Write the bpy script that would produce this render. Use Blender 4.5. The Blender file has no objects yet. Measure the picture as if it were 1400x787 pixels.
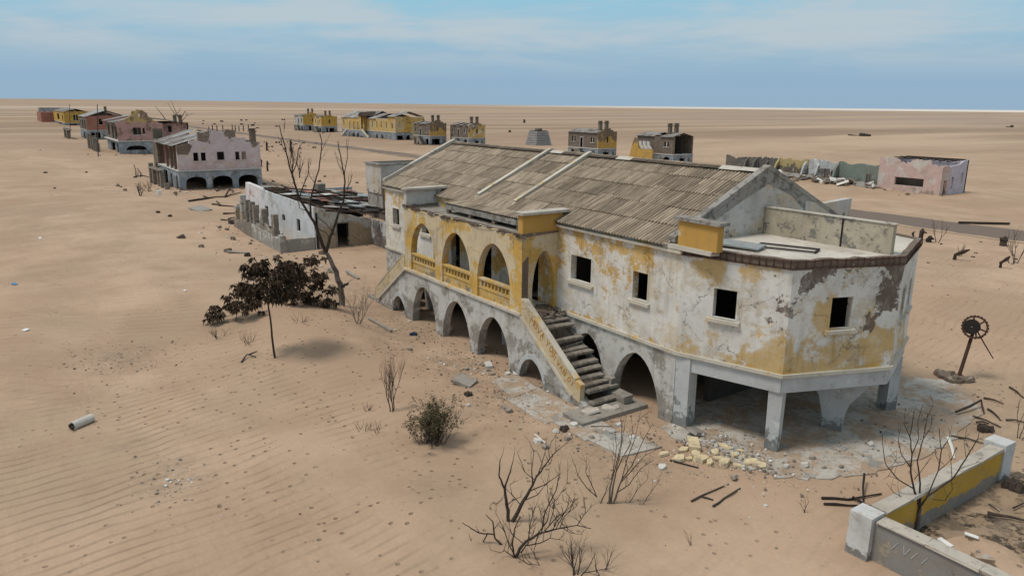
import bpy, bmesh, math, random
from mathutils import Vector, Matrix, noise
from mathutils.geometry import tessellate_polygon
R = math.radians
sc = bpy.context.scene
col = sc.collection
rng = random.Random(7)

# ------------------------------------------------------------------ camera
YAW = R(34.6); PITCH = math.atan(250/1013.0); ROLL = math.atan(13/1400.0)
FH = Vector((-math.cos(YAW), math.sin(YAW), 0)); RH = Vector((math.sin(YAW), math.cos(YAW), 0)); UP = Vector((0, 0, 1))
FW = FH*math.cos(PITCH) - UP*math.sin(PITCH)
U0 = FH*math.sin(PITCH) + UP*math.cos(PITCH)
CR = RH*math.cos(ROLL) + U0*math.sin(ROLL)
CU = U0*math.cos(ROLL) - RH*math.sin(ROLL)
CAM = Vector((0, 0, 12.0))
cd = bpy.data.cameras.new("camera"); cam = bpy.data.objects.new("camera", cd); col.objects.link(cam)
cd.sensor_width = 36.0; cd.lens = 1013.0/1400.0*36.0; cd.clip_start = 0.1; cd.clip_end = 60000
cam.matrix_world = Matrix(((CR.x, CU.x, -FW.x, CAM.x), (CR.y, CU.y, -FW.y, CAM.y), (CR.z, CU.z, -FW.z, CAM.z), (0, 0, 0, 1)))
sc.camera = cam

# ------------------------------------------------------------------ world, sun, exposure
SUNV = (RH*-0.85 - FH*0.30 + UP*1.75).normalized()
def nd(nt, typ, **kw):
    n = nt.nodes.new(typ)
    for k, v in kw.items(): setattr(n, k, v)
    return n
w = bpy.data.worlds.new("World"); sc.world = w; w.use_nodes = True
nt = w.node_tree; nt.nodes.clear(); L = nt.links.new
out = nd(nt, 'ShaderNodeOutputWorld'); bg = nd(nt, 'ShaderNodeBackground'); bg.inputs[1].default_value = 0.1
sky = nd(nt, 'ShaderNodeTexSky', sky_type='NISHITA'); sky.sun_disc = False
sky.sun_elevation = math.asin(SUNV.z); sky.sun_rotation = math.atan2(SUNV.x, SUNV.y)
tc = nd(nt, 'ShaderNodeTexCoord'); sep = nd(nt, 'ShaderNodeSeparateXYZ'); L(tc.outputs['Generated'], sep.inputs[0])
ramp = nd(nt, 'ShaderNodeValToRGB'); L(sep.outputs[2], ramp.inputs[0])
els = [(0.0, (.30, .445, .59)), (0.03, (.275, .435, .595)), (0.065, (.305, .48, .62)), (0.10, (.33, .54, .67)), (0.15, (.27, .56, .72)), (0.4, (.46, .58, .655)), (1.0, (.56, .61, .635))]
ramp.color_ramp.elements[0].position = 0.0; ramp.color_ramp.elements[0].color = els[0][1] + (1,)
ramp.color_ramp.elements[1].position = 1.0; ramp.color_ramp.elements[1].color = els[-1][1] + (1,)
for p, c in els[1:-1]:
    e = ramp.color_ramp.elements.new(p); e.color = c + (1,)
mp = nd(nt, 'ShaderNodeMapping'); mp.inputs['Scale'].default_value = (3.6, 3.6, 24); mp.inputs['Location'].default_value = (1.3, .4, .2)
L(tc.outputs['Generated'], mp.inputs[0])
ns = nd(nt, 'ShaderNodeTexNoise'); ns.inputs['Scale'].default_value = 1.0; ns.inputs['Detail'].default_value = 8; ns.inputs['Roughness'].default_value = .56; ns.inputs['Distortion'].default_value = .3
L(mp.outputs[0], ns.inputs['Vector'])
mr = nd(nt, 'ShaderNodeMapRange', interpolation_type='SMOOTHSTEP'); mr.inputs[1].default_value = .38; mr.inputs[2].default_value = .62; L(ns.outputs[0], mr.inputs[0])
ez = nd(nt, 'ShaderNodeMapRange', interpolation_type='SMOOTHSTEP'); ez.inputs[1].default_value = .025; ez.inputs[2].default_value = .085; L(sep.outputs[2], ez.inputs[0])
mu = nd(nt, 'ShaderNodeMath', operation='MULTIPLY'); L(mr.outputs[0], mu.inputs[0]); L(ez.outputs[0], mu.inputs[1])
mu2 = nd(nt, 'ShaderNodeMath', operation='MULTIPLY'); L(mu.outputs[0], mu2.inputs[0]); mu2.inputs[1].default_value = .75
mx = nd(nt, 'ShaderNodeMix', data_type='RGBA'); L(mu2.outputs[0], mx.inputs[0]); L(ramp.outputs[0], mx.inputs[6]); mx.inputs[7].default_value = (.53, .585, .62, 1)
scl = nd(nt, 'ShaderNodeVectorMath', operation='SCALE'); scl.inputs[3].default_value = 10; L(mx.outputs[2], scl.inputs[0])
mx2 = nd(nt, 'ShaderNodeMix', data_type='RGBA'); mx2.inputs[0].default_value = .93; L(sky.outputs[0], mx2.inputs[6]); L(scl.outputs[0], mx2.inputs[7])
L(mx2.outputs[2], bg.inputs[0]); L(bg.outputs[0], out.inputs[0])
sd = bpy.data.lights.new("sun", 'SUN'); sd.energy = 2.3; sd.angle = R(15); sd.color = (1, .93, .84)
so = bpy.data.objects.new("sun", sd); col.objects.link(so); so.rotation_euler = (-SUNV).to_track_quat('-Z', 'Y').to_euler()
sc.view_settings.view_transform = 'Standard'; sc.view_settings.look = 'None'; sc.view_settings.exposure = 0; sc.view_settings.gamma = 1

# ------------------------------------------------------------------ terrain height and placing
def sm(a, b, x):
    t = max(0, min(1, (x-a)/(b-a))); return t*t*(3-2*t)
DUNES = [(-41.5, 13.0, 7.0, 4.0, 1.05), (-46.5, 15.0, 4.0, 3.0, .5), (-34.5, 12.6, 4.0, 2.6, .50), (-30, 9, 7, 3, .25), (-33.0, 16.9, 2.2, .7, .10), (-52, 7, 8, 2.2, .35), (-47, 0, 10, 2.5, .35), (-36, -3, 9, 2.5, .3), (-17.5, 9.6, 1.8, 1.6, .4), (-62.5, 24.0, 3, 1.0, .10), (-55.5, 22.3, 2.6, 2.0, .35),
         (-87.5, 107.2, 3.5, 3.0, 1.6), (-72, 112, 14, 4, .5), (-82, 105.8, 9, 3.2, .95), (-70, 105.8, 9, 3.0, .75), (-61, 106.0, 4, 2.5, .4), (-62, 6, 16, 9, .5), (-95, 10, 20, 12, .9), (-200, 5, 50, 14, 1.6), (-24.5, 12.4, 1.4, 1.2, .22),
         (-110, 55, 30, 12, .5), (-18.5, 50.5, 5, 2, .35), (-170, 288, 14, 8, 2.0), (-260, 200, 60, 20, 1.2), (-150, 210, 50, 16, 1.0), (-60, 160, 40, 14, .8)]
FLAT = [(-44.5, 17.6, -12.0, 33), (-135, 17.5, -106, 34), (-70, 18.8, -56.5, 30)]
def hgt(x, y):
    h = 0
    for cx, cy, sx, sy, a in DUNES:
        d = ((x-cx)/sx)**2 + ((y-cy)/sy)**2
        if d < 9: h += a*math.exp(-d)
    m = 1.0
    for x0, y0, x1, y1 in FLAT:
        dx = max(x0-x, x-x1, 0); dy = max(y0-y, y-y1, 0)
        m = min(m, sm(0, 3.5, math.hypot(dx, dy)))
    m *= sm(0, 6, abs(y-81.8)-4.5)
    h *= (1 if m > .999 else .15+.85*m)
    d = math.hypot(x, y)
    h += m*(.16*noise.noise(Vector((x*.11, y*.11, 3))) + .30*noise.noise(Vector((x*.03, y*.03, 8))))
    if d > 250: h += sm(250, 900, d)*(1.6*noise.noise(Vector((x*.004, y*.004, 1))) )
    if d > 2500: h += sm(2500, 8000, d)*26*sm(-.2, .5, -(x*RH.x+y*RH.y)/d)
    return h
def ray(px, py): return (FW*1013.0 + CR*(px-700) - CU*(py-393.5)).normalized()
def G(px, py, z=None):
    d = ray(px, py); zz = 0.0 if z is None else z
    for _ in range(12):
        P = CAM + d*((zz-CAM.z)/d.z)
        if z is not None: break
        zz = .5*zz + .5*hgt(P.x, P.y)
    if z is None: P.z = hgt(P.x, P.y)
    return P
def atdepth(px, py, P0, off=0.0):
    """point under a pixel on the upright plane through P0 that faces the camera, moved off metres deeper"""
    n = FH; d = ray(px, py)
    return CAM + d*(((P0-CAM).dot(n)+off)/d.dot(n))

# ------------------------------------------------------------------ object helpers
def tag(o, label=None, cat=None, group=None, kind=None):
    if label: o['label'] = label
    if cat: o['category'] = cat
    if group: o['group'] = group
    if kind: o['kind'] = kind
    elif cat and 'slab' in o.name: o['kind'] = 'thing'
    return o
def empty(name, loc, label, cat, group=None, rz=0):
    o = bpy.data.objects.new(name, None); col.objects.link(o); o.location = loc; o.rotation_euler.z = rz; o.empty_display_size = .2
    return tag(o, label, cat, group)
def mobj(name, me, parent=None):
    o = bpy.data.objects.new(name, me); col.objects.link(o)
    if parent: o.parent = parent
    return o
class MB:
    def __init__(s): s.v = []; s.f = []
    def add(s, vs, fs):
        b = len(s.v); s.v += [tuple(p) for p in vs]; s.f += [tuple(b+i for i in f) for f in fs]
    def box(s, a, b, jit=0):
        x0, y0, z0 = a; x1, y1, z1 = b
        vs = [(x0, y0, z0), (x1, y0, z0), (x1, y1, z0), (x0, y1, z0), (x0, y0, z1), (x1, y0, z1), (x1, y1, z1), (x0, y1, z1)]
        if jit: vs = [tuple(c+rng.uniform(-jit, jit) for c in p) for p in vs]
        s.add(vs, [(0, 3, 2, 1), (4, 5, 6, 7), (0, 1, 5, 4), (1, 2, 6, 5), (2, 3, 7, 6), (3, 0, 4, 7)])
    def obox(s, p, q, w_, h_, up=(0, 0, 1)):
        """beam from p to q, width w_ sideways and height h_"""
        p = Vector(p); q = Vector(q); d = (q-p).normalized(); u = Vector(up)
        sd_ = d.cross(u)
        if sd_.length < 1e-4: sd_ = d.cross(Vector((0, 1, 0)))
        sd_.normalize(); u = sd_.cross(d)
        vs = [e + sd_*sx*w_/2 + u*sz*h_/2 for e in (p, q) for sx, sz in ((-1, -1), (1, -1), (1, 1), (-1, 1))]
        s.add(vs, [(0, 1, 2, 3), (4, 7, 6, 5), (0, 4, 5, 1), (1, 5, 6, 2), (2, 6, 7, 3), (3, 7, 4, 0)])
    def tube(s, pts, rad, n=5, cap=True):
        pts = [Vector(p) for p in pts]; b = len(s.v); m = len(pts)
        ref = Vector((.3, .2, 1)).normalized()
        for i, p in enumerate(pts):
            d = (pts[min(i+1, m-1)] - pts[max(i-1, 0)]).normalized()
            a = d.cross(ref)
            if a.length < .05: a = d.cross(Vector((1, 0, 0)))
            a.normalize(); c = d.cross(a); r = rad[i] if isinstance(rad, (list, tuple)) else rad
            for k in range(n):
                t = 2*math.pi*k/n; s.v.append(tuple(p + (a*math.cos(t)+c*math.sin(t))*r))
        for i in range(m-1):
            for k in range(n):
                s.f.append((b+i*n+k, b+i*n+(k+1) % n, b+(i+1)*n+(k+1) % n, b+(i+1)*n+k))
        if cap:
            s.f.append(tuple(b+k for k in reversed(range(n)))); s.f.append(tuple(b+(m-1)*n+k for k in range(n)))
    def wall(s, O, U, N, outline, holes=(), t=.3):
        """upright slab: outline and holes are (s, z) loops; thickness t goes along N (inwards)"""
        O = Vector(O); U = Vector(U).normalized(); N = Vector(N).normalized()
        loops = [list(outline)] + [list(h) for h in holes]
        tri = tessellate_polygon([[Vector((a, b, 0)) for a, b in lp] for lp in loops])
        flat = [p for lp in loops for p in lp]; n = len(flat); b = len(s.v)
        for k in (0, 1):
            for a, z in flat: s.v.append(tuple(O + U*a + UP*z + N*(t*k)))
        for f in tri:
            s.f.append(tuple(b+i for i in f)); s.f.append(tuple(b+n+i for i in reversed(f)))
        i0 = 0
        for lp in loops:
            m = len(lp)
            for i in range(m):
                j = (i+1) % m
                s.f.append((b+i0+i, b+i0+j, b+n+i0+j, b+n+i0+i))
            i0 += m
    def prism(s, poly, z0, z1):
        n = len(poly); b = len(s.v)
        tri = tessellate_polygon([[Vector((a, c, 0)) for a, c in poly]])
        for z in (z0, z1):
            for a, c in poly: s.v.append((a, c, z))
        for f in tri: s.f.append(tuple(b+i for i in f)); s.f.append(tuple(b+n+i for i in reversed(f)))
        for i in range(n):
            j = (i+1) % n; s.f.append((b+i, b+j, b+n+j, b+n+i))
    def chunk(s, c, sx, sy, sz, rz=0, tilt=.2, r=None):
        r = r or rng; M = Matrix.Rotation(rz, 3, 'Z') @ Matrix.Rotation(r.uniform(-tilt, tilt), 3, 'X') @ Matrix.Rotation(r.uniform(-tilt, tilt), 3, 'Y')
        k = r.choice((5, 6, 7)); vs = []
        an = sorted(2*math.pi*(i+r.uniform(-.28, .28))/k for i in range(k))
        for z in (-1, 1):
            for a in an:
                q = 1 if z > 0 else 1.08
                vs.append(Vector(c) + M @ Vector((math.cos(a)*sx/2*q, math.sin(a)*sy/2*q, z*sz/2*(1+r.uniform(-.2, .2)))))
        fs = [tuple(reversed(range(k))), tuple(range(k, 2*k))] + [(i, (i+1) % k, k+(i+1) % k, k+i) for i in range(k)]
        s.add(vs, fs)
    def mesh(s, name, mat, smooth=False, fix=True):
        me = bpy.data.meshes.new(name); me.from_pydata(s.v, [], s.f)
        if fix:
            bm = bmesh.new(); bm.from_mesh(me); bmesh.ops.recalc_face_normals(bm, faces=bm.faces); bm.to_mesh(me); bm.free()
        if mat: me.materials.append(mat)
        if smooth:
            for p in me.polygons: p.use_smooth = True
        me.update(); return me
    def build(s, name, mat, parent=None, smooth=False, fix=True, kind=None, label=None):
        o = mobj(name, s.mesh(name, mat, smooth, fix), parent)
        if kind: o['kind'] = kind
        if label: o['label'] = label
        return o
def rect(x0, z0, x1, z1): return [(x0, z0), (x1, z0), (x1, z1), (x0, z1)]
def parch(c, wd, z0, zs, zt, n=8):
    """pointed arch opening: straight to zs, then a rounded shoulder to a blunt apex zt"""
    h = wd/2; H_ = zt-zs; pts = [(c-h, z0), (c+h, z0)]
    arc = []
    for i in range(n+1):
        a_ = math.pi/2*i/n; arc.append((h*(.80*math.cos(a_)+.20*(1-i/n)), H_*(.90*math.sin(a_)+.10*i/n)))
    if zs <= z0+.01: arc = arc[1:]
    pts += [(c+x, zs+z) for x, z in arc[:-1]] + [(c, zt)] + [(c-x, zs+z) for x, z in reversed(arc[:-1])]
    return pts
def sarch(c, wd, z0, zs, zt, n=8):
    h = wd/2; pts = [(c-h, z0), (c+h, z0)]
    for i in range(n+1):
        a = math.pi*i/n; pts.append((c+h*math.cos(a), zs+(zt-zs)*math.sin(a)**.8 if 0 < i < n else zs))
    return pts
def jag(p0, p1, n, amp, r=None):
    r = r or rng; o = []
    for i in range(1, n):
        t = (i+r.uniform(-.25, .25))/n
        o.append((p0[0]+(p1[0]-p0[0])*t + r.uniform(-.3, .3)*amp, p0[1]+(p1[1]-p0[1])*t + r.uniform(-1, .35)*amp))
    return [p0] + o + [p1]

# ------------------------------------------------------------------ materials
def newmat(name, rough=.9):
    m = bpy.data.materials.new(name); m.use_nodes = True; t = m.node_tree; b = t.nodes['Principled BSDF']
    b.inputs['Roughness'].default_value = rough; b.inputs['Specular IOR Level'].default_value = .15
    return m, t, b
def c4(c): return (c[0], c[1], c[2], 1)
def noisef(t, vec, scale, detail=6, rough=.6, seed=0.0, dist=0.0):
    n = nd(t, 'ShaderNodeTexNoise', noise_dimensions='4D'); n.inputs['Scale'].default_value = scale; n.inputs['Detail'].default_value = detail
    n.inputs['Roughness'].default_value = rough; n.inputs['W'].default_value = seed; n.inputs['Distortion'].default_value = dist
    t.links.new(vec, n.inputs['Vector']); return n.outputs[0]
def math_(t, op, a, b=None):
    n = nd(t, 'ShaderNodeMath', operation=op)
    for i, x in enumerate((a, b)):
        if x is None: continue
        if isinstance(x, (int, float)): n.inputs[i].default_value = x
        else: t.links.new(x, n.inputs[i])
    return n.outputs[0]
def mrange(t, x, a, b, c=0, d=1, smooth=True):
    n = nd(t, 'ShaderNodeMapRange'); n.interpolation_type = 'SMOOTHSTEP' if smooth else 'LINEAR'
    for i, v in ((1, a), (2, b), (3, c), (4, d)): n.inputs[i].default_value = v
    t.links.new(x, n.inputs[0]); return n.outputs[0]
def mix(t, f, a, b, blend='MIX'):
    n = nd(t, 'ShaderNodeMix', data_type='RGBA', blend_type=blend)
    if isinstance(f, (int, float)): n.inputs[0].default_value = f
    else: t.links.new(f, n.inputs[0])
    for i, x in ((6, a), (7, b)):
        if isinstance(x, tuple): n.inputs[i].default_value = c4(x)
        else: t.links.new(x, n.inputs[i])
    return n.outputs[2]
def weather(name, base, layers=(), seed=0.0, grime=.35, bump=.35, streak=0.0, cracks=0.0):
    """plaster with peeled layers. layer: (colour, scale, threshold, softness, [(z0,b0),(z1,b1)] or None, [blobs (x,y,z,r,w)])"""
    m, t, b = newmat(name); tcn = nd(t, 'ShaderNodeTexCoord'); V = tcn.outputs['Object']
    sp = nd(t, 'ShaderNodeSeparateXYZ'); t.links.new(V, sp.inputs[0])
    ng = noisef(t, V, 4.2, 7, .75, seed+77)
    n1 = noisef(t, V, .9, 5, .6, seed+11); n2 = noisef(t, V, 9, 6, .7, seed+5)
    tone = mrange(t, n1, .25, .75, .84, 1.08, False)
    tone2 = mrange(t, n2, .2, .8, 1-.35*grime*.6, 1+.12*grime, False)
    tone = math_(t, 'MULTIPLY', tone, tone2)
    c = base; hsum = None
    for i, ly in enumerate(layers):
        cl, s_, th, so_, zb = ly[:5]; bl = ly[5] if len(ly) > 5 else ()
        f = noisef(t, V, s_, 10, .70, seed+i*3.7, .25); f = math_(t, 'ADD', f, math_(t, 'MULTIPLY', math_(t, 'SUBTRACT', ng, .5), .36))
        if zb:
            f = math_(t, 'ADD', f, mrange(t, sp.outputs[2], zb[0][0], zb[1][0], zb[0][1], zb[1][1], False))
        for (bx, by, bz, br, bw) in bl:
            dn = nd(t, 'ShaderNodeVectorMath', operation='DISTANCE'); t.links.new(V, dn.inputs[0]); dn.inputs[1].default_value = (bx, by, bz)
            f = math_(t, 'ADD', f, mrange(t, dn.outputs['Value'], 0, br, bw, 0))
        k = mrange(t, f, th-so_, th+so_)
        c = mix(t, math_(t, 'MULTIPLY', k, mrange(t, noisef(t, V, 2.3, 6, .7, seed+i*2.1+40), .30, .55, .62, 1)), c, cl); hsum = k if hsum is None else math_(t, 'ADD', math_(t, 'MULTIPLY', hsum, .6), k)
    if cracks:
        dv = nd(t, 'ShaderNodeVectorMath', operation='ADD'); wn = nd(t, 'ShaderNodeTexNoise'); wn.inputs['Scale'].default_value = 1.7; wn.inputs['Detail'].default_value = 6; wn.inputs['Roughness'].default_value = .7
        t.links.new(V, wn.inputs['Vector']); t.links.new(V, dv.inputs[0]); t.links.new(wn.outputs['Color'], dv.inputs[1])
        vz = nd(t, 'ShaderNodeTexVoronoi', feature='DISTANCE_TO_EDGE'); vz.inputs['Scale'].default_value = .55; t.links.new(dv.outputs[0], vz.inputs['Vector'])
        kc = math_(t, 'MULTIPLY', mrange(t, vz.outputs['Distance'], .004, .014, 1, 0), mrange(t, noisef(t, V, .8, 4, .6, seed+91), .46, .58))
        c = mix(t, math_(t, 'MULTIPLY', kc, cracks), c, (.10, .08, .065))
    # rain streaks and grime
    if streak:
        mpn = nd(t, 'ShaderNodeMapping'); mpn.inputs['Scale'].default_value = (2.5, 2.5, .22); t.links.new(V, mpn.inputs[0])
        s1 = noisef(t, mpn.outputs[0], 1.6, 5, .65, seed+31)
        c = mix(t, mrange(t, s1, .5, .75, 0, streak), c, (.09, .08, .068))
    if grime:
        g = noisef(t, V, 2.6, 8, .7, seed+50)
        c = mix(t, mrange(t, g, .52, .72, 0, min(1, grime*1.5)), c, (.19, .15, .11))
        g3 = noisef(t, V, .55, 6, .65, seed+57); c = mix(t, mrange(t, g3, .46, .72, 0, min(1, grime*1.1)), c, (.25, .20, .15))
        ch = noisef(t, V, 5.5, 5, .8, seed+63); c = mix(t, mrange(t, ch, .635, .655, 0, min(1, grime*2)), c, (.15, .125, .10))
    gm = nd(t, 'ShaderNodeVectorMath', operation='SCALE')
    if isinstance(c, tuple): gm.inputs[0].default_value = c
    else: t.links.new(c, gm.inputs[0])
    t.links.new(tone, gm.inputs[3]); t.links.new(gm.outputs[0], b.inputs['Base Color'])
    hh = math_(t, 'MULTIPLY', n2, .5)
    if hsum is not None: hh = math_(t, 'SUBTRACT', hh, math_(t, 'MULTIPLY', hsum, .9))
    bp = nd(t, 'ShaderNodeBump'); bp.inputs['Strength'].default_value = bump; bp.inputs['Distance'].default_value = .03
    t.links.new(hh, bp.inputs['Height']); t.links.new(bp.outputs[0], b.inputs['Normal'])
    return m
WHITE = (.70, .675, .63); YEL = (.56, .355, .11); CEM = (.20, .185, .165); CREAM = (.58, .49, .35); BLUEG = (.36, .42, .47); BROWN = (.17, .125, .10); OCH = (.56, .30, .05)
M = {}
M['main_a'] = weather('whitewash_facade', WHITE, [((.60, .52, .40), .7, .52, .07, None), ((.50, .42, .30), 1.6, .63, .04, None), (YEL, .75, .585, .035, [(5.0, -.05), (6.2, .07)], [(11.0, -5.2, 5.95, 1.8, .10), (9.2, -5.2, 5.3, 1.0, .12), (8.6, -5.2, 6.1, 1.3, .10), (9.6, -5.2, 4.4, .7, .10), (-3.2, -5.2, 4.6, 2.0, .22), (1.2, -5.2, 4.6, 1.8, .24), (4.6, -5.2, 4.4, 1.6, .26)]), (YEL, 1.1, .62, .02, [(2.95, .16), (3.5, -.12)]),
      (CEM, 1.9, .735, .012, [(3, -.03), (6.9, .055)]), (CREAM, .9, .60, .04, [(2.9, .12), (3.3, -.2)])], 3.1, .30, .4, .28, .6)
M['main_b'] = weather('flaking_apse_plaster', (.68, .665, .63), [((.56, .51, .42), .8, .56, .05, None), ((.56, .40, .19), .8, .575, .055, [(3.2, .05), (5.0, -.04)], [(14.2, -4.9, 6.3, 1.3, .13), (15.8, -4.4, 6.4, 1.4, .14), (17.4, -2.8, 3.9, 2.6, .15), (17.5, -2.6, 5.2, 1.1, .18), (18.3, -.5, 4.0, 1.5, .15), (16.7, -4.1, 3.5, .8, .13)]), (YEL, 1.3, .60, .02, [(2.95, .14), (3.4, -.12)]),
      ((.15, .115, .098), .9, .66, .012, None, [(18.35, -.35, 6.5, 1.3, .30), (18.3, -.6, 5.4, 1.1, .27), (18.1, -1.0, 4.6, .6, .2), (17.5, -2.6, 6.6, .9, .2), (17.1, -3.5, 6.2, .8, .22), (16.9, -4.0, 5.4, .65, .2), (16.3, -4.3, 5.6, .5, .1)]),
      (CEM, 1.9, .665, .01, [(3, -.04), (6.9, .05)])], 8.3, .26, .5, .22, .8)
M['porch'] = weather('yellow_porch_plaster', (.60, .50, .34), [((.60, .37, .09), .75, .535, .03, [(2.9, .08), (6.4, -.02)], [(5.7, -7.2, 5.8, 1.2, .15)]), (WHITE, .8, .64, .03, None), (CEM, 2.0, .68, .012, [(3, -.02), (6.5, .06)])], 5.5, .40, .45, .35, .6)
M['balus'] = weather('yellow_balustrade_paint', (.56, .37, .12), [((.22, .20, .17), 1.3, .62, .015, [(3.1, .10), (3.6, -.10)]), (CREAM, 2.0, .56, .03, None)], 6.6, .3, .4, .15)
M['stairp'] = weather('stained_cream_parapet', (.57, .46, .30), [(YEL, 1.1, .58, .04, None), ((.48, .24, .08), 1.8, .63, .03, None), ((.28, .24, .2), 2.2, .66, .02, None)], 5.9, .4, .4, .3, .5)
M['orange'] = weather('ochre_plaster', (.50, .295, .08), [((.56, .45, .30), 1.6, .62, .03, None), (BROWN, 2.4, .71, .012, None)], 9.9, .2, .3, .15)
M['stone'] = weather('grey_blue_base_plaster', (.54, .53, .50), [((.27, .25, .22), .8, .535, .05, [(0, .06), (2.8, -.01)]), ((.52, .54, .54), 1.3, .63, .02, None), ((.12, .125, .13), 1.5, .68, .03, [(0, .14), (1.2, -.08)])], 1.2, .45, .45, .30)
M['stone_l'] = weather('pale_blue_column_plaster', (.50, .515, .52), [((.20, .205, .205), 1.5, .58, .03, [(0, .16), (1.5, -.12)]), ((.62, .62, .60), 1.4, .60, .03, None), ((.24, .22, .2), 3.0, .70, .01, None)], 2.2, .3, .35, .15)
M['ledge'] = weather('cream_ledge', (.56, .52, .44), [((.60, .40, .14), 1.2, .60, .04, None), (CEM, 2.0, .66, .02, None)], 4.2, .35, .3)
M['coping'] = weather('pale_coping', (.50, .46, .40), [((.20, .18, .16), 1.6, .60, .03, None)], 7.7, .4, .3)
M['gable'] = weather('stained_gable_plaster', (.50, .49, .47), [((.50, .42, .32), .7, .52, .06, None), ((.14, .14, .14), 1.5, .64, .02, [(7.0, .09), (7.8, -.04)]), ((.60, .62, .64), .9, .62, .02, None)], 12.2, .4, .3, .25)
M['gable_dk'] = weather('dark_verge_plaster', (.30, .285, .26), [((.15, .14, .13), 2.4, .53, .03, None), ((.45, .44, .42), 1.5, .62, .02, None)], 13.2, .4, .3, .2)
M['parapet'] = weather('mottled_parapet_plaster', (.47, .42, .32), [((.20, .19, .17), 1.8, .555, .03, None), ((.50, .31, .15), 1.4, .66, .02, None)], 14.4, .5, .4, .2)
M['terrace'] = weather('pale_terrace_screed', (.56, .52, .46), [((.34, .30, .25), .7, .60, .06, None)], 15.4, .3, .2)
M['rim'] = weather('broken_rim_concrete', (.16, .12, .095), [((.34, .29, .24), 2.5, .60, .03, None)], 16.4, .4, .6)
M['interior'] = weather('dim_interior_plaster', (.30, .27, .23), [((.45, .33, .14), .8, .60, .03, None)], 17.1, .5, .3)
M['slab'] = weather('old_concrete', (.30, .275, .24), [((.17, .155, .14), 1.2, .55, .06, None), ((.40, .39, .37), 2.2, .64, .04, None)], 18.1, .4, .5)
M['pad'] = weather('cracked_pad_concrete', (.45, .42, .375), [((.38, .275, .19), .42, .50, .04, None), ((.27, .27, .255), 1.1, .58, .04, None), ((.17, .155, .135), 3.5, .68, .02, None)], 19.1, .5, .5, 0, .9)
M['rubble_dk'] = weather('dark_rubble_crust', (.15, .115, .09), [((.38, .33, .27), 3.0, .58, .04, None)], 20.1, .4, .8)
def plain(name, c, rough=.9, var=.25, scale=6, metal=0, bump=.3):
    m, t, b = newmat(name, rough); tcn = nd(t, 'ShaderNodeTexCoord'); f = noisef(t, tcn.outputs['Object'], scale, 6, .65, len(name)*1.3)
    oi = nd(t, 'ShaderNodeObjectInfo')
    s_ = math_(t, 'ADD', mrange(t, f, .25, .75, 1-var, 1+var, False), math_(t, 'MULTIPLY', math_(t, 'SUBTRACT', oi.outputs['Random'], .5), var))
    g = nd(t, 'ShaderNodeVectorMath', operation='SCALE'); g.inputs[0].default_value = c; t.links.new(s_, g.inputs[3]); t.links.new(g.outputs[0], b.inputs['Base Color'])
    b.inputs['Metallic'].default_value = metal
    bp = nd(t, 'ShaderNodeBump'); bp.inputs['Strength'].default_value = bump; bp.inputs['Distance'].default_value = .02; t.links.new(f, bp.inputs['Height']); t.links.new(bp.outputs[0], b.inputs['Normal'])
    return m
M['rust'] = plain('rusty_steel', (.065, .036, .028), .8, .4, 12)
M['black_iron'] = plain('corroded_black_iron', (.030, .024, .022), .8, .4, 12)
M['bark'] = plain('grey_dead_bark', (.15, .125, .105), .95, .35, 9)
M['bark_dk'] = plain('scorched_bark', (.055, .043, .035), .95, .4, 9)
M['leaf'] = plain('dark_dry_leaf', (.085, .060, .040), .8, .45, 3)
M['bushleaf'] = plain('olive_dry_leaf', (.085, .070, .036), .85, .45, 3)
M['tread'] = weather('worn_stair_concrete', (.27, .245, .21), [((.12, .105, .09), 1.8, .52, .06, None), ((.42, .38, .33), 2.6, .62, .04, None)], 21.1, .4, .6)
M['yblock'] = weather('pale_yellow_block', (.64, .53, .33), [((.42, .34, .25), 2.4, .54, .05, None)], 22.1, .3, .3)
M['wchunk'] = plain('white_plaster_chunk', (.55, .53, .49), .9, .2, 5)
M['gchunk'] = plain('grey_stone_chunk', (.28, .24, .20), .9, .3, 5)
M['dkwood'] = plain('burnt_wood', (.05, .038, .03), .9, .4, 8)
M['steelg'] = plain('grey_sheet', (.26, .28, .28), .6, .2, 3)
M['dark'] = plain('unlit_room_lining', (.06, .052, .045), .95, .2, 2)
def brickmat(name, base, mortar, layers=(), seed=0.0):
    m = weather(name, base, layers, seed, .35, .5, .15); t = m.node_tree
    return m
M['hbrick'] = weather('grey_brown_block_wall', (.165, .13, .105), [((.22, .185, .15), 1.4, .55, .06, None), ((.10, .08, .066), 1.0, .62, .05, None)], 23.1, .4, .6, .2)
M['hyel'] = weather('yellow_on_brown_wall', (.19, .14, .10), [((.54, .33, .085), .5, .48, .02, [(3.0, .10), (6.2, -.13)]), ((.50, .22, .05), .8, .64, .03, None), ((.55, .50, .38), 1.0, .68, .02, None)], 24.1, .3, .5, .15)
M['hyel2'] = weather('whitish_yellow_on_brown_wall', (.20, .15, .12), [((.58, .38, .12), .5, .45, .02, [(2.6, .08), (6.4, -.10)]), ((.60, .55, .44), .7, .57, .03, None)], 27.1, .3, .5, .15)
M['hyelf'] = weather('strong_yellow_wall', (.56, .34, .07), [((.42, .25, .09), .6, .55, .05, None), (BROWN, .9, .62, .03, [(3, 0), (7, .06)])], 25.1, .25, .3, .15)
M['twin'] = weather('pale_yellow_far_wall', (.58, .39, .13), [((.50, .40, .25), .3, .52, .06, None), ((.26, .20, .16), .6, .60, .03, [(4, -.03), (8, .06)])], 26.1, .25, .3, .15)
M['hblue'] = weather('blue_grey_ground_storey', (.24, .28, .32), [((.40, .42, .43), .8, .54, .05, None), ((.15, .14, .125), .7, .56, .04, [(0, .1), (2.5, -.04)])], 28.1, .35, .3, .2)
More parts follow.
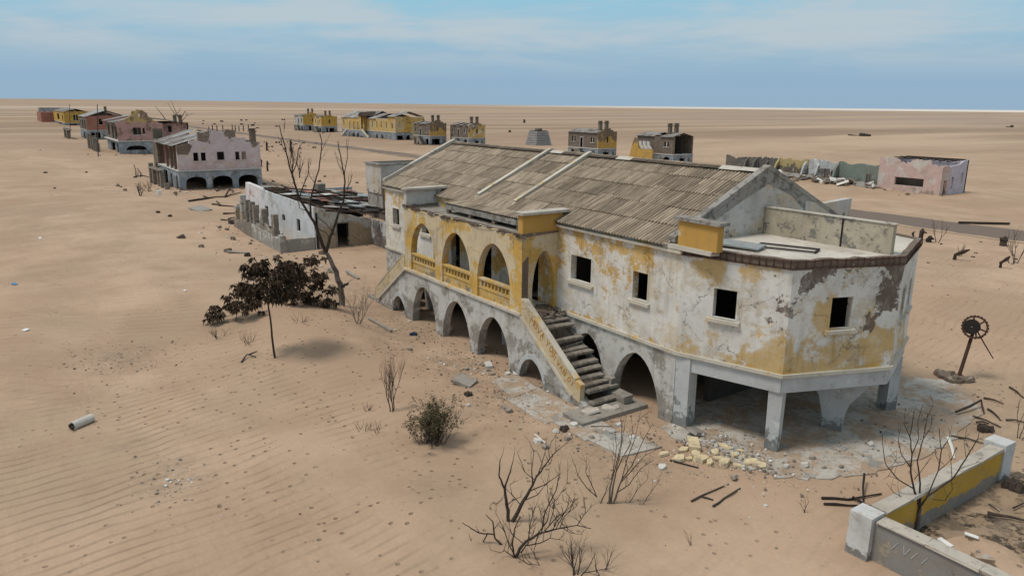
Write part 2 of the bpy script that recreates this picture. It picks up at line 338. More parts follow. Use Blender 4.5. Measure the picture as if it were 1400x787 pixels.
M['htrim'] = plain('pale_trim', (.52, .50, .47), .9, .2, 3)
M['hroof'] = weather('grey_sheet_roof', (.27, .255, .24), [((.13, .11, .10), .7, .53, .05, None)], 29.1, .4, .3)
M['hroof_w'] = weather('pale_sheet_roof', (.38, .385, .38), [((.14, .12, .11), .5, .54, .05, None)], 30.1, .4, .3)
M['pink'] = weather('lilac_pink_wall', (.58, .50, .51), [((.52, .38, .37), .5, .56, .08, [(3, .08), (5, -.05)]), ((.55, .47, .32), .9, .60, .02, None, [(0, .8, 5.6, 1.8, .2), (0, 3.6, 5.9, 1.2, .12)]), ((.20, .155, .125), .6, .60, .012, [(5.0, -.08), (8.0, .06)], [(0, .6, 5.6, 1.9, .28), (0, 3.4, 7.4, 1.6, .3), (0, 7.2, 7.9, 1.2, .25), (0, 10.6, 6.3, 1.1, .28), (0, 1.6, 4.2, .9, .1)]), ((.55, .47, .34), 1.0, .67, .02, None)], 31.1, .25, .4, .1)
M['pink2'] = weather('dusty_pink_wall', (.46, .28, .26), [((.50, .37, .14), .7, .68, .02, [(6, -.1), (8, .26)]), ((.20, .15, .12), .5, .57, .02, [(3, .04), (8, .05)]), ((.42, .38, .33), .9, .62, .03, None)], 32.1, .25, .4, .1)
M['red'] = weather('brick_red_wall', (.34, .15, .11), [((.22, .12, .09), .7, .58, .05, None)], 33.1, .3, .4, .1)
M['ruinpink'] = weather('pale_pink_ruin_wall', (.58, .42, .38), [((.60, .55, .50), .5, .54, .05, None), ((.30, .25, .21), .8, .64, .03, [(0, .14), (1.6, -.03)])], 34.1, .3, .4, .15)
M['ruinlilac'] = weather('pale_lilac_wall', (.53, .50, .56), [((.30, .27, .26), 1.0, .68, .03, None)], 34.9, .3, .4, .2)
M['ruindark'] = weather('soot_grey_wall', (.13, .12, .11), [((.21, .19, .17), 1.2, .58, .04, None)], 35.1, .4, .5, .2)
M['ruingreen'] = weather('faded_green_wall', (.19, .225, .19), [((.12, .12, .10), .8, .57, .04, [(0, .12), (3, -.06)]), ((.30, .36, .34), 1.2, .62, .03, None)], 36.1, .3, .4, .2)
M['ruinyel'] = weather('sooty_yellow_wall', (.46, .36, .17), [((.12, .10, .085), .7, .50, .03, [(0, .22), (3.6, -.12)]), ((.50, .50, .46), 1.1, .62, .03, None)], 37.1, .3, .4, .2)
M['ruinwhite'] = weather('sooty_white_wall', (.46, .47, .47), [((.12, .10, .09), .8, .55, .03, [(0, .18), (3.6, -.06)]), ((.30, .24, .18), 1.3, .60, .04, None)], 38.1, .3, .4, .2)
M['whitewall'] = weather('grimy_white_wall', (.62, .64, .66), [((.42, .41, .38), .9, .60, .05, [(0, -.10), (3.6, .07)]), ((.20, .18, .15), 1.2, .66, .03, [(2.2, -.2), (3.7, .08)])], 39.1, .3, .3, .22)
M['pinkwhite'] = weather('white_wall_pink_edge', (.64, .62, .62), [((.46, .20, .17), .9, .58, .02, None)], 39.9, .2, .3)
M['mudbrick'] = weather('sand_brick', (.34, .27, .185), [((.46, .45, .43), .8, .56, .05, [(0, -.18), (2.4, .12)]), ((.20, .16, .12), 1.6, .62, .04, None)], 40.1, .3, .5, .1)
M['pillar'] = weather('rough_block_pillar', (.21, .185, .155), [((.36, .33, .28), 1.4, .57, .05, None), ((.12, .10, .09), 2.0, .64, .03, None)], 41.1, .4, .6, .1)
M['lowwall'] = weather('grey_white_low_wall', (.30, .285, .255), [((.50, .49, .46), 1.0, .56, .03, [(0, -.05), (1.2, .08)])], 42.1, .4, .5, .1)
M['fg_out'] = weather('dark_grey_fence_plaster', (.235, .23, .22), [((.40, .33, .24), 1.3, .62, .04, [(0, .06), (1.1, -.05)]), ((.12, .12, .12), 2.0, .66, .03, None)], 43.1, .4, .35, .15)
M['fg_yel'] = weather('ochre_fence_plaster', (.50, .31, .055), [((.22, .21, .20), .9, .53, .02, [(.15, .30), (.75, -.25)]), ((.46, .44, .40), 1.2, .66, .04, None), ((.45, .38, .28), .8, .56, .04, [(.9, -.25), (1.15, .04)])], 44.1, .25, .35, .12)
M['fg_wht'] = weather('white_fence_pillar', (.58, .585, .58), [((.20, .19, .18), 1.6, .60, .03, [(.0, .28), (.42, -.12)]), ((.50, .44, .33), 1.3, .62, .04, None)], 45.1, .3, .35, .15)
M['fg_cop'] = weather('sandy_coping', (.46, .42, .36), [((.30, .26, .22), 2.0, .58, .05, None)], 46.1, .4, .4)
M['post'] = plain('brown_post', (.075, .06, .05), .9, .3, 6)

def roofmat():
    m, t, b = newmat('weathered_fibre_cement'); tcn = nd(t, 'ShaderNodeTexCoord'); V = tcn.outputs['Object']; oi = nd(t, 'ShaderNodeObjectInfo')
    ad = nd(t, 'ShaderNodeVectorMath', operation='ADD'); t.links.new(V, ad.inputs[0]); cb = nd(t, 'ShaderNodeCombineXYZ')
    rr = math_(t, 'MULTIPLY', oi.outputs['Random'], 37.0); t.links.new(rr, cb.inputs[0]); t.links.new(rr, cb.inputs[1]); t.links.new(cb.outputs[0], ad.inputs[1])
    mpn = nd(t, 'ShaderNodeMapping'); mpn.inputs['Scale'].default_value = (5, .55, 1); t.links.new(ad.outputs[0], mpn.inputs[0])
    s1 = noisef(t, mpn.outputs[0], 1.3, 6, .65, 2); s2 = noisef(t, ad.outputs[0], 2.2, 7, .65, 7)
    c = mix(t, mrange(t, s1, .32, .68), (.175, .138, .10), (.40, .325, .245)); c = mix(t, mrange(t, s2, .5, .72, 0, .55), c, (.13, .105, .075))
    sz = nd(t, 'ShaderNodeSeparateXYZ'); t.links.new(V, sz.inputs[0]); c = mix(t, mrange(t, sz.outputs[2], .02, -.03, 0, .82), c, (.07, .055, .042))  # shade of the corrugation valleys painted into the colour
    vv = mrange(t, oi.outputs['Random'], 0, 1, .74, 1.2, False); g = nd(t, 'ShaderNodeVectorMath', operation='SCALE'); t.links.new(c, g.inputs[0]); t.links.new(vv, g.inputs[3])
    t.links.new(g.outputs[0], b.inputs['Base Color'])
    bp = nd(t, 'ShaderNodeBump'); bp.inputs['Strength'].default_value = .3; bp.inputs['Distance'].default_value = .01; t.links.new(s2, bp.inputs['Height']); t.links.new(bp.outputs[0], b.inputs['Normal'])
    return m
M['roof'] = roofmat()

def sandmat():
    m, t, b = newmat('desert_sand', .95); g = nd(t, 'ShaderNodeNewGeometry'); V = g.outputs['Position']; sp = nd(t, 'ShaderNodeSeparateXYZ'); t.links.new(V, sp.inputs[0])
    ln = nd(t, 'ShaderNodeVectorMath', operation='LENGTH'); t.links.new(V, ln.inputs[0]); D = ln.outputs['Value']
    big = noisef(t, V, .055, 8, .62, 1); med = noisef(t, V, .35, 6, .6, 2); fine = noisef(t, V, 7, 6, .75, 3)
    c = mix(t, mrange(t, big, .35, .65), (.385, .264, .180), (.47, .338, .238))
    c = mix(t, mrange(t, noisef(t, V, .12, 7, .65, 22), .44, .62, 0, .6), c, (.335, .245, .165))
    c = mix(t, mrange(t, med, .40, .70, 0, .6), c, (.33, .222, .150))
    # stretched far bands, darker and paler
    mpn = nd(t, 'ShaderNodeMapping'); mpn.inputs['Rotation'].default_value = (0, 0, R(-55)); mpn.inputs['Scale'].default_value = (1, .16, 1); t.links.new(V, mpn.inputs[0])
    far = noisef(t, mpn.outputs[0], .012, 8, .66, 4)
    fm = mrange(t, D, 90, 400)
    c2 = mix(t, mrange(t, far, .40, .62), (.27, .188, .128), (.46, .338, .235))
    far2 = noisef(t, mpn.outputs[0], .0022, 5, .6, 5)
    c2 = mix(t, math_(t, 'MULTIPLY', mrange(t, far2, .46, .60), mrange(t, D, 300, 1100)), c2, (.33, .25, .195))
    c = mix(t, fm, c, c2)
    # dark gravelly patches (walked and wind-scoured sand)
    patches = [(-38.5, 3.6, 3.2, .9), (-28.0, 2.6, 1.4, .6), (-24.5, 3.4, 2.2, .8), (-24.0, 14.5, 5, .5), (-33, 15.2, 4, .5), (-18.5, 17.0, 5, .75), (-39.5, 9.0, 2.6, .5), (-63, 18, 6, .3), (-7.2, 24, 4.0, 1.0), (-19, 10, 2.4, .5), (-14.5, 34, 5, .55), (-105, 20, 8, .5), (-12, 31, 7, .5), (-29, 16.6, 3.6, 1.0), (-34, 17.0, 3.6, 1.0), (-24, 16.6, 4, 1.0), (-38.5, 17.5, 3, .9), (-20, 18, 4, 1.0), (-92, 4, 9, .5), (-80, 2, 7, .4), (-75, 30, 6, .4), (-72, 105.5, 9, .7), (-45, 19, 4, .6)]
    pm = None
    for x, y, r_, w_ in patches:
        dn = nd(t, 'ShaderNodeVectorMath', operation='DISTANCE'); t.links.new(V, dn.inputs[0]); dn.inputs[1].default_value = (x, y, .2)
        k = mrange(t, dn.outputs['Value'], 0, r_, w_, 0); pm = k if pm is None else math_(t, 'MAXIMUM', pm, k)
    grit = noisef(t, V, 5.5, 8, .8, 6); g2 = noisef(t, V, 1.4, 6, .65, 16)
    pmk = math_(t, 'MULTIPLY', pm, mrange(t, g2, .35, .60))
    c = mix(t, math_(t, 'MULTIPLY', pmk, mrange(t, grit, .42, .62, .25, .9)), c, (.215, .165, .115))
    # footprints: sparse dents, their inner shade darkened into the colour
    vo = nd(t, 'ShaderNodeTexVoronoi'); vo.inputs['Scale'].default_value = 2.9; vo.inputs['Randomness'].default_value = 1; t.links.new(V, vo.inputs['Vector'])
    foot = mrange(t, vo.outputs['Distance'], .12, .22, 1, 0); fz = noisef(t, V, .22, 3, .5, 9)
    near = mrange(t, D, 60, 100, 1, 0)
    fp = None
    for x, y, r_ in ((-31.5, 5.0, 4.5), (-26.5, 8.5, 4.0), (-30, 8, 4), (-38.5, 3.6, 3.4), (-23.5, 5.0, 3.5), (-34, 14.5, 5), (-29, 14.8, 4), (-18, 12, 4), (-18.5, 7.5, 3)):
        dn = nd(t, 'ShaderNodeVectorMath', operation='DISTANCE'); t.links.new(V, dn.inputs[0]); dn.inputs[1].default_value = (x, y, .3)
        k = mrange(t, dn.outputs['Value'], r_*.6, r_, 1, 0); fp = k if fp is None else math_(t, 'MAXIMUM', fp, k)
    area = math_(t, 'MAXIMUM', math_(t, 'MULTIPLY', mrange(t, fz, .49, .56), .7), math_(t, 'MAXIMUM', mrange(t, pm, .05, .35), fp)); keep = nd(t, 'ShaderNodeSeparateColor'); t.links.new(vo.outputs['Color'], keep.inputs[0])
    foot = math_(t, 'MULTIPLY', math_(t, 'MULTIPLY', foot, math_(t, 'MULTIPLY', area, mrange(t, keep.outputs[0], .45, .5))), near)
    c = mix(t, math_(t, 'MULTIPLY', foot, .7), c, (.15, .105, .072))
    # pale salt pan near the horizon
    rt = nd(t, 'ShaderNodeVectorMath', operation='DOT_PRODUCT'); t.links.new(V, rt.inputs[0]); rt.inputs[1].default_value = tuple(RH)
    pan = math_(t, 'MULTIPLY', mrange(t, D, 3600, 4600), mrange(t, rt.outputs['Value'], -1200, 2600))
    pan2 = math_(t, 'MULTIPLY', math_(t, 'MULTIPLY', mrange(t, D, 1250, 1500), mrange(t, D, 1700, 2100, 1, 0)), mrange(t, rt.outputs['Value'], 200, -700))
    c = mix(t, math_(t, 'MULTIPLY', pan2, .55), c, (.52, .43, .35))
    c = mix(t, math_(t, 'MULTIPLY', pan, .75), c, (.74, .69, .63))
    tone = mrange(t, fine, .2, .8, .90, 1.09, False); gs = nd(t, 'ShaderNodeVectorMath', operation='SCALE'); t.links.new(c, gs.inputs[0]); t.links.new(tone, gs.inputs[3])
    t.links.new(gs.outputs[0], b.inputs['Base Color'])
    # wind ripples
    def wave(rot, scale, dist, ds):
        mw = nd(t, 'ShaderNodeMapping'); mw.inputs['Rotation'].default_value = (0, 0, R(rot)); t.links.new(V, mw.inputs[0])
        wv = nd(t, 'ShaderNodeTexWave', wave_type='BANDS', bands_direction='X', wave_profile='SAW'); wv.inputs['Scale'].default_value = scale
        wv.inputs['Distortion'].default_value = dist+3; wv.inputs['Detail'].default_value = 2.5; wv.inputs['Detail Scale'].default_value = ds; wv.inputs['Detail Roughness'].default_value = .55
        t.links.new(mw.outputs[0], wv.inputs['Vector']); return wv.outputs['Fac']
    w1 = wave(-8, .62, 6, .30); w2 = wave(28, .46, 6, .34)
    side = mrange(t, sp.outputs[0], -40, -30)
    wm = nd(t, 'ShaderNodeMix', data_type='FLOAT'); t.links.new(side, wm.inputs[0]); t.links.new(w2, wm.inputs[2]); t.links.new(w1, wm.inputs[3])
    rip = math_(t, 'MINIMUM', math_(t, 'DIVIDE', wm.outputs[0], .72), math_(t, 'DIVIDE', math_(t, 'SUBTRACT', 1, wm.outputs[0]), .28)); mpr = nd(t, 'ShaderNodeMapping'); mpr.inputs['Scale'].default_value = (.45, 1.5, 1); t.links.new(V, mpr.inputs[0]); rmask = noisef(t, mpr.outputs[0], .19, 5, .6, 12)
    # ripples are strong on the open sand to the left, weak round the building
    op = nd(t, 'ShaderNodeMath', operation='MAXIMUM'); t.links.new(mrange(t, sp.outputs[1], 8, 13, 1, .0), op.inputs[0]); t.links.new(mrange(t, sp.outputs[0], -14, -10, 0, .35), op.inputs[1])
    op2 = math_(t, 'MAXIMUM', op.outputs[0], mrange(t, sp.outputs[1], 34, 38, 0, .5))
    rm = math_(t, 'MULTIPLY', math_(t, 'MULTIPLY', mrange(t, rmask, .37, .55, .05, 1), op2), mrange(t, D, 90, 200, 1, .0))
    rm = math_(t, 'MULTIPLY', rm, math_(t, 'SUBTRACT', 1, math_(t, 'MULTIPLY', pmk, .8)))
    hh = math_(t, 'MULTIPLY', math_(t, 'MULTIPLY', rip, rm), .085)
    hh = math_(t, 'ADD', hh, math_(t, 'MULTIPLY', fine, .012))
    hh = math_(t, 'ADD', hh, math_(t, 'MULTIPLY', med, .10))
    hh = math_(t, 'ADD', hh, math_(t, 'MULTIPLY', math_(t, 'MULTIPLY', grit, pmk), .07))
    hh = math_(t, 'SUBTRACT', hh, math_(t, 'MULTIPLY', foot, .05))
    bp = nd(t, 'ShaderNodeBump'); bp.inputs['Strength'].default_value = 1; bp.inputs['Distance'].default_value = 1; t.links.new(hh, bp.inputs['Height']); t.links.new(bp.outputs[0], b.inputs['Normal'])
    return m
M['sand'] = sandmat()

# ------------------------------------------------------------------ ground
def axis(lo, hi, step, far, grow=1.13):
    a = [lo]
    while a[-1] < hi: a.append(a[-1]+step)
    s = step; b = a[-1]; r_ = []
    while b < far: s *= grow; b += s; r_.append(b)
    s = step; b = lo; l_ = []
    while b > -far: s *= grow; b -= s; l_.append(b)
    return l_[::-1] + a + r_
xs = axis(-75, -2, .5, 16000); ys = axis(-6, 46, .5, 16000)
vs = [(x, y, hgt(x, y)) for y in ys for x in xs]; nx = len(xs)
fs = [(j*nx+i, j*nx+i+1, (j+1)*nx+i+1, (j+1)*nx+i) for j in range(len(ys)-1) for i in range(nx-1)]
g = MB(); g.v = vs; g.f = fs; tag(g.build('ground', M['sand'], smooth=True, fix=False), kind='structure')

# road: a strip half covered by sand
def roadm():
    m, t, b = newmat('worn_asphalt'); gg = nd(t, 'ShaderNodeNewGeometry'); V = gg.outputs['Position']; sp = nd(t, 'ShaderNodeSeparateXYZ'); t.links.new(V, sp.inputs[0])
    n1 = noisef(t, V, .25, 6, .65, 2); ed = math_(t, 'ABSOLUTE', math_(t, 'SUBTRACT', sp.outputs[1], 81.8))
    k = math_(t, 'ADD', mrange(t, ed, 2.6, 4.4, 0, .6, False), math_(t, 'SUBTRACT', n1, .30)); k = math_(t, 'ADD', k, mrange(t, sp.outputs[0], -170, -60, .17, 0))
    c = mix(t, mrange(t, k, .38, .58), (.165, .128, .105), (.40, .28, .185)); t.links.new(c, b.inputs['Base Color']); return m
r_ = MB(); X = -420
while X < 60:
    z = max(hgt(X+dx, 81.8+dy) for dx in (0, 6) for dy in (-4, 0, 4))+.02
    z2 = z; r_.v += [(X, 77.6+.5*math.sin(X*.07), 0), (X, 86.0+.5*math.sin(X*.05+1), 0)]; X += 6
n = len(r_.v)//2
r_.v = [(x, y, max(hgt(x, y), hgt(x, 81.8))+.03) for x, y, z in r_.v]
r_.f = [(2*i, 2*i+2, 2*i+3, 2*i+1) for i in range(n-1)]
tag(r_.build('road', roadm(), fix=False), kind='structure')


# ------------------------------------------------------------------ concrete pad and paving
def at(pl): return [(p.x, p.y) for p in pl]
padpx = [(905, 585), (960, 610), (1000, 632), (1060, 650), (1120, 655), (1180, 650), (1260, 628), (1310, 600), (1345, 560), (1330, 535), (1290, 520), (1240, 515), (1130, 500), (1000, 510)]
poly = []
P_ = [G(x, y, 0.0) for x, y in padpx]
for i, p in enumerate(P_):
    q = P_[(i+1) % len(P_)]; poly += [(a, b) for a, b in jag((p.x, p.y), (q.x, q.y), 7, .40 if i < 9 else .10)[:-1]]
m_ = MB(); m_.prism(poly, -.25, .04); tag(m_.build('concrete_pad', M['pad']), kind='structure')
m_ = MB()
for ip, pts in enumerate(([(690, 545), (735, 530), (790, 562), (745, 580)], [(735, 566), (790, 556), (845, 590), (800, 603)], [(672, 520), (706, 512), (735, 532), (700, 545)], [(800, 600), (850, 592), (905, 612), (850, 625)])):
    Q = [G(x, y, 0.0) for x, y in pts]; pz = .03+.012*ip; m_.prism([(p.x, p.y) for p in Q], -.2-pz*.1, pz)
tag(m_.build('pavement', M['pad']), kind='structure')

# ------------------------------------------------------------------ main villa (local frame: u along the facade, v into the building)
OX, OY = -31.6, 25.6
mv = empty('villa_ruin', (OX, OY, 0), 'large ruined villa with peeling white and yellow walls, arched porch and broken outside stairs', 'building')
F0, F1, ZT = 2.87, 3.0, 6.92
VF = -5.27; UB = 13.14; HL = 12.4
PB = Vector((16.96, -4.05)); PC = Vector((18.52, 0.0)); PD = Vector((16.96, 4.05)); PE = Vector((UB, 5.27)); PA = Vector((UB, VF))
apse = [PA, PB, PC, PD, PE]
EX = (1, 0, 0); EY = (0, 1, 0)
wins = []   # (O, U, N, x0, z0, x1, z1)
# front upper wall
door_b = [rect(-3.9, F1, -2.95, 5.3), rect(-1.15, F1, .25, 5.3), rect(2.9, F1, 4.3, 5.3)]
fw = [(-11.3, 4.52, -10.35, 5.62), (-7.4, 4.52, -6.35, 5.62), (6.70, 4.50, 8.10, 5.66), (10.62, 4.48, 11.48, 5.66)]
m_ = MB(); m_.wall((0, VF, 0), EX, EY, rect(-HL, F1, UB, ZT), [rect(*q) for q in fw] + door_b, .32); uw = m_.build('upper_wall', M['main_a'], mv)
m_ = MB(); m_.wall((0, -VF, 0), EX, (0, -1, 0), rect(-HL, 0, UB, ZT), [rect(x, 4.4, x+1, 5.6) for x in (-10, -6, -2, 2, 6, 10)] + [rect(x, 0.0, x+1.6, 2.1) for x in (-9, 8)], .32); m_.build('back_wall', M['main_a'], mv)
m_ = MB(); m_.wall((-HL, 0, 0), EY, EX, rect(VF+.32, 0, -VF-.32, ZT), [rect(-1, 4.4, 0, 5.6)], .3); m_.build('end_wall', M['main_a'], mv)
# front ground storey
lo = [parch(9.0-1.05, 2.3, 0, .5, 2.35), parch(11.02, 2.75, 0, .2, 2.32), parch(-8.2, 2.2, 0, .4, 2.25)] + [parch(c, 2.9, 0, .4, 2.4) for c in (-3.7, -.2, 3.3)]
def notch(holes): return holes
ol = [(-HL, -.1), (UB, -.1), (UB, F0), (-HL, F0)]
lo2 = [[(x, z if z > 0 else -.06) for x, z in h] for h in lo]
m_ = MB(); m_.wall((0, VF, 0), EX, EY, ol, lo2, .45); m_.build('arcade_wall', M['stone'], mv)
# end pier at the bend and apse columns
def pier(name, p, wd, dp, ang, z1=2.32, mat='stone_l', tw=.0):
    m_ = MB(); c, s_ = math.cos(ang), math.sin(ang)
    def q(x, y, z): return (p[0]+x*c-y*s_, p[1]+x*s_+y*c, z)
    vs = [q(x*(wd/2)*k, y*(dp/2)*k, z) for z, k in ((-.1, 1-tw), (z1, 1)) for x, y in ((-1, -1), (1, -1), (1, 1), (-1, 1))]
    m_.add(vs, [(0, 3, 2, 1), (4, 5, 6, 7), (0, 1, 5, 4), (1, 2, 6, 5), (2, 3, 7, 6), (3, 0, 4, 7)]); return m_.build(name, M[mat], mv)
pier('column', (UB+.2, VF+.34), .75, .55, R(9), F0-.02)
pier('column', (PB.x-.28, PB.y+.22), .50, .46, R(20), tw=.10)
pier('column', (PD.x-.05, PD.y-.75), .55, .5, R(-20))
pier('column', (UB+.2, -VF-.34), .6, .5, 0)
# interior flared cross-arch under the apse
ia = MB()
prof = [(-.36, -.1), (.36, -.1), (.38, .6), (.55, 1.2), (.95, 1.75), (1.15, 2.0), (1.32, 2.32), (-1.7, 2.32), (-.95, 1.95), (-.55, 1.3), (-.38, .6)]
ia.wall((16.9-.0, -.45-.1, 0), (.92, .38, 0), (-.38, .92, 0), prof, (), .42); ia.build('flared_column', M['stone_l'], mv)
# beams under the apse, upper apse walls, ledge, rim
apw = {0: [(1.30, 4.56, 2.20, 5.68)], 1: [(1.62, 4.50, 2.50, 5.68)], 2: [(.8, 4.5, 1.7, 5.7), (2.6, 4.5, 3.4, 5.7)], 3: [(1.3, 4.5, 2.2, 5.6)]}
allw = [((0, VF, 0), Vector(EX), Vector(EY), q, 'main_a', uw) for q in fw]
for i in range(4):
    a, b = apse[i], apse[i+1]; U = (b-a); ln = U.length; U = Vector((U.x, U.y, 0)).normalized(); N = Vector((-U.y, U.x, 0)); O = Vector((a.x, a.y, 0))
    m_ = MB(); m_.wall(O, U, N, rect(0, F1, ln, ZT-.22), [rect(*q) for q in apw[i]], .3); aw = m_.build('apse_wall', M['main_b'], mv)
    m_ = MB(); m_.wall(O, U, N, rect(0.02, 2.30, ln-.02, F0), (), .38); m_.build('beam', M['stone_l'], mv)
    for q in apw[i]: allw.append((O, U, N, q, 'main_b', aw))
    # broken rim with exposed steel
    m_ = MB(); o2 = O - N*.04
    m_.wall(o2, U, N, [(-.02, ZT-.22), (ln+.02, ZT-.22)] + jag((ln+.02, ZT+.13), (-.02, ZT+.13), 12, .04), (), .22); rbm = m_.build('rim_beam', M['rim'], mv)
    for zz in (ZT-.15, ZT+.08):
        m_ = MB(); m_.tube([O+U*(-.05)-N*.08+UP*zz, O+U*(ln*.3)-N*.085+UP*(zz+.02), O+U*(ln*.7)-N*.07+UP*(zz-.02), O+U*(ln+.05)-N*.08+UP*zz], .018, 4); m_.build('rebar', M['rust'], rbm)
    k = 0; xx = .1
    while xx < ln:
        m_ = MB(); j = rng.uniform(-.03, .03)
        m_.tube([O+U*(xx+j)-N*.05+UP*(ZT-.2), O+U*(xx)-N*.11+UP*(ZT-.04), O+U*(xx-j)-N*.06+UP*(ZT+.13)], .016, 4); m_.build('stirrup', M['rust'], rbm); xx += .27+rng.uniform(-.05, .06)
def off(pl, d):
    """outline pushed outwards by d"""
    out_ = []
    for i, p in enumerate(pl):
        a = pl[max(i-1, 0)]; b = pl[min(i+1, len(pl)-1)]; n1 = Vector(((p-a).y, -(p-a).x)); n2 = Vector(((b-p).y, -(b-p).x))
        if n1.length < 1e-6: n1 = n2
        if n2.length < 1e-6: n2 = n1
        n1.normalize(); n2.normalize(); q = (n1+n2).normalized(); out_.append(p+q*(d/max(.4, q.dot(n1))))
    return out_
oa = off(apse, .10)
led = [(5.98, VF+.05), (5.98, VF-.10), (oa[0].x, VF-.10)] + [(p.x, p.y) for p in oa[1:-1]] + [(UB, -VF), (UB, -VF-.3), (5.98, -VF-.3)]
m_ = MB(); m_.prism(led, F0, F1); m_.build('ledge', M['ledge'], mv)
m_ = MB(); m_.prism([(-HL, VF+.05), (-HL, VF-.10), (-5.98, VF-.10), (-5.98, -VF-.3), (-HL, -VF-.3)], F0, F1); m_.build('ledge', M['ledge'], mv)
m_ = MB(); m_.prism([(-5.97, VF+.3), (5.97, VF+.3), (5.97, -VF-.3), (-5.97, -VF-.3)], F0, F1); m_.build('floor_slab', M['slab'], mv)
# thin drip groove strip along the ledge
# window sills, linings
for (O, U, N, (x0, z0, x1, z1), mt, wo) in allw:
    O = Vector(O)
    m_ = MB(); a = O+U*(x0-.16)-N*.13; b = O+U*(x1+.16)-N*.13
    vs = [a+UP*(z0-.13), b+UP*(z0-.13), b+N*.30+UP*(z0-.13), a+N*.30+UP*(z0-.13), a+UP*(z0+.0), b+UP*(z0+.0), b+N*.30+UP*(z0+.02), a+N*.30+UP*(z0+.02)]
    m_.add(vs, [(0, 3, 2, 1), (4, 5, 6, 7), (0, 1, 5, 4), (1, 2, 6, 5), (2, 3, 7, 6), (3, 0, 4, 7)]); m_.build('window_sill', M['ledge'], wo)
    m_ = MB(); t_ = .05
    m_.wall(O-N*.012, U, N, rect(x0-.05, z0+.03, x1+.05, z1+.05), [rect(x0+.015, z0+.06, x1-.025, z1-.01)], .10); m_.build('window_frame', M[mt], wo)
# inner partitions keep the rooms dark
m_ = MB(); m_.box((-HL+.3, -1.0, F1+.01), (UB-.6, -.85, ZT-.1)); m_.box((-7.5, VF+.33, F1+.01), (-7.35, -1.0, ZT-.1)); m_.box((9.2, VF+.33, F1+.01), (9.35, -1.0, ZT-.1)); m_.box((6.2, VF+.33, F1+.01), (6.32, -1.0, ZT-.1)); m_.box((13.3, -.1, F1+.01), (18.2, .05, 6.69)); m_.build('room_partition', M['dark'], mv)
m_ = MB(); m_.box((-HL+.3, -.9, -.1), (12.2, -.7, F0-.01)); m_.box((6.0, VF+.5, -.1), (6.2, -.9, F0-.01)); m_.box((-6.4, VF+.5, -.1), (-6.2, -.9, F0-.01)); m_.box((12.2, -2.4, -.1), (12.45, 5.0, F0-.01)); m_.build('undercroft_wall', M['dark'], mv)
m_ = MB(); m_.box((-HL+.3, VF+.34, ZT-.1), (UB-.62, -VF-.34, ZT-.02)); m_.build('ceiling', M['interior'], mv)
# terrace deck over the apse
ti = off(apse, -.03)
m_ = MB(); m_.prism([(HL+.1, VF+.02)] + [(p.x, p.y) for p in ti] + [(HL+.1, -VF-.02)], ZT-.20, ZT+.07); m_.build('terrace_deck', M['terrace'], mv)
# parapets on the terrace
m_ = MB(); m_.wall((HL+.31, -.10, 0), EX, EY, [(0, ZT+.06), (5.35, ZT+.06), (5.35, 8.06)] + jag((5.35, 8.06), (0, 8.06), 9, .015)[1:-1] + [(0, 8.06)], (), .2); m_.build('terrace_parapet', M['parapet'], mv)
m_ = MB(); m_.box((HL+.3, -.14, 8.06), (HL+5.72, .14, 8.10)); m_.build('coping', M['coping'], mv)
m_ = MB(); m_.box((HL+3.72, -.125, 7.0), (HL+3.78, -.10, 8.03)); m_.build('parapet_joint', M['black_iron'], mv)
m_ = MB(); m_.box((12.9, VF-.03, ZT+.12), (14.72, VF+.28, 7.98)); m_.build('roof_box', M['orange'], mv)
m_ = MB(); m_.box((12.74, VF-.14, 7.98), (14.88, VF+.40, 8.10), .01); m_.build('coping', M['gable_dk'], mv)
m_ = MB(); m_.box((12.3, VF-.16, ZT-.02), (14.6, VF+.3, ZT+.12), .02); m_.build('box_base', M['coping'], mv)
# north ear of the gable
m_ = MB(); m_.wall((HL+.02, 0, 0), EY, (-1, 0, 0), [(2.6, 6.9), (6.0, 6.9), (6.05, 8.05), (4.0, 7.95), (2.6, 8.15)], (), -.3); m_.build('roof_box', M['gable'], mv)
# loose panels on the terrace
def panel_on(name, lab, cat, c, sx, sy, sz, rz, tilt, mat, grp=None):
    m_ = MB(); m_.box((-sx/2, -sy/2, -sz/2), (sx/2, sy/2, sz/2), .01); o = m_.build(name, mat); o.location = c; o.rotation_euler = (tilt, tilt*.4, rz); tag(o, lab, cat, grp); return o
panel_on('door_leaf', 'grey fallen door leaf lying on the terrace beside the ochre roof box', 'door', (OX+14.2, OY-3.6, 7.12), 1.9, .85, .06, R(18), R(3), M['steelg'])
for lab, ax in (('open grey metal frame lying on the pale terrace by the fallen door leaf', ((14.6, -3.0), (16.5, -2.2), (16.2, -1.5), (14.3, -2.3))),):
    m_ = MB()
    for i in range(4): a = ax[i]; b = ax[(i+1) % 4]; m_.obox((OX+a[0], OY+a[1], 7.04), (OX+b[0], OY+b[1], 7.05), .07, .05)
    tag(m_.build('metal_frame', M['black_iron']), lab, 'metal frame')

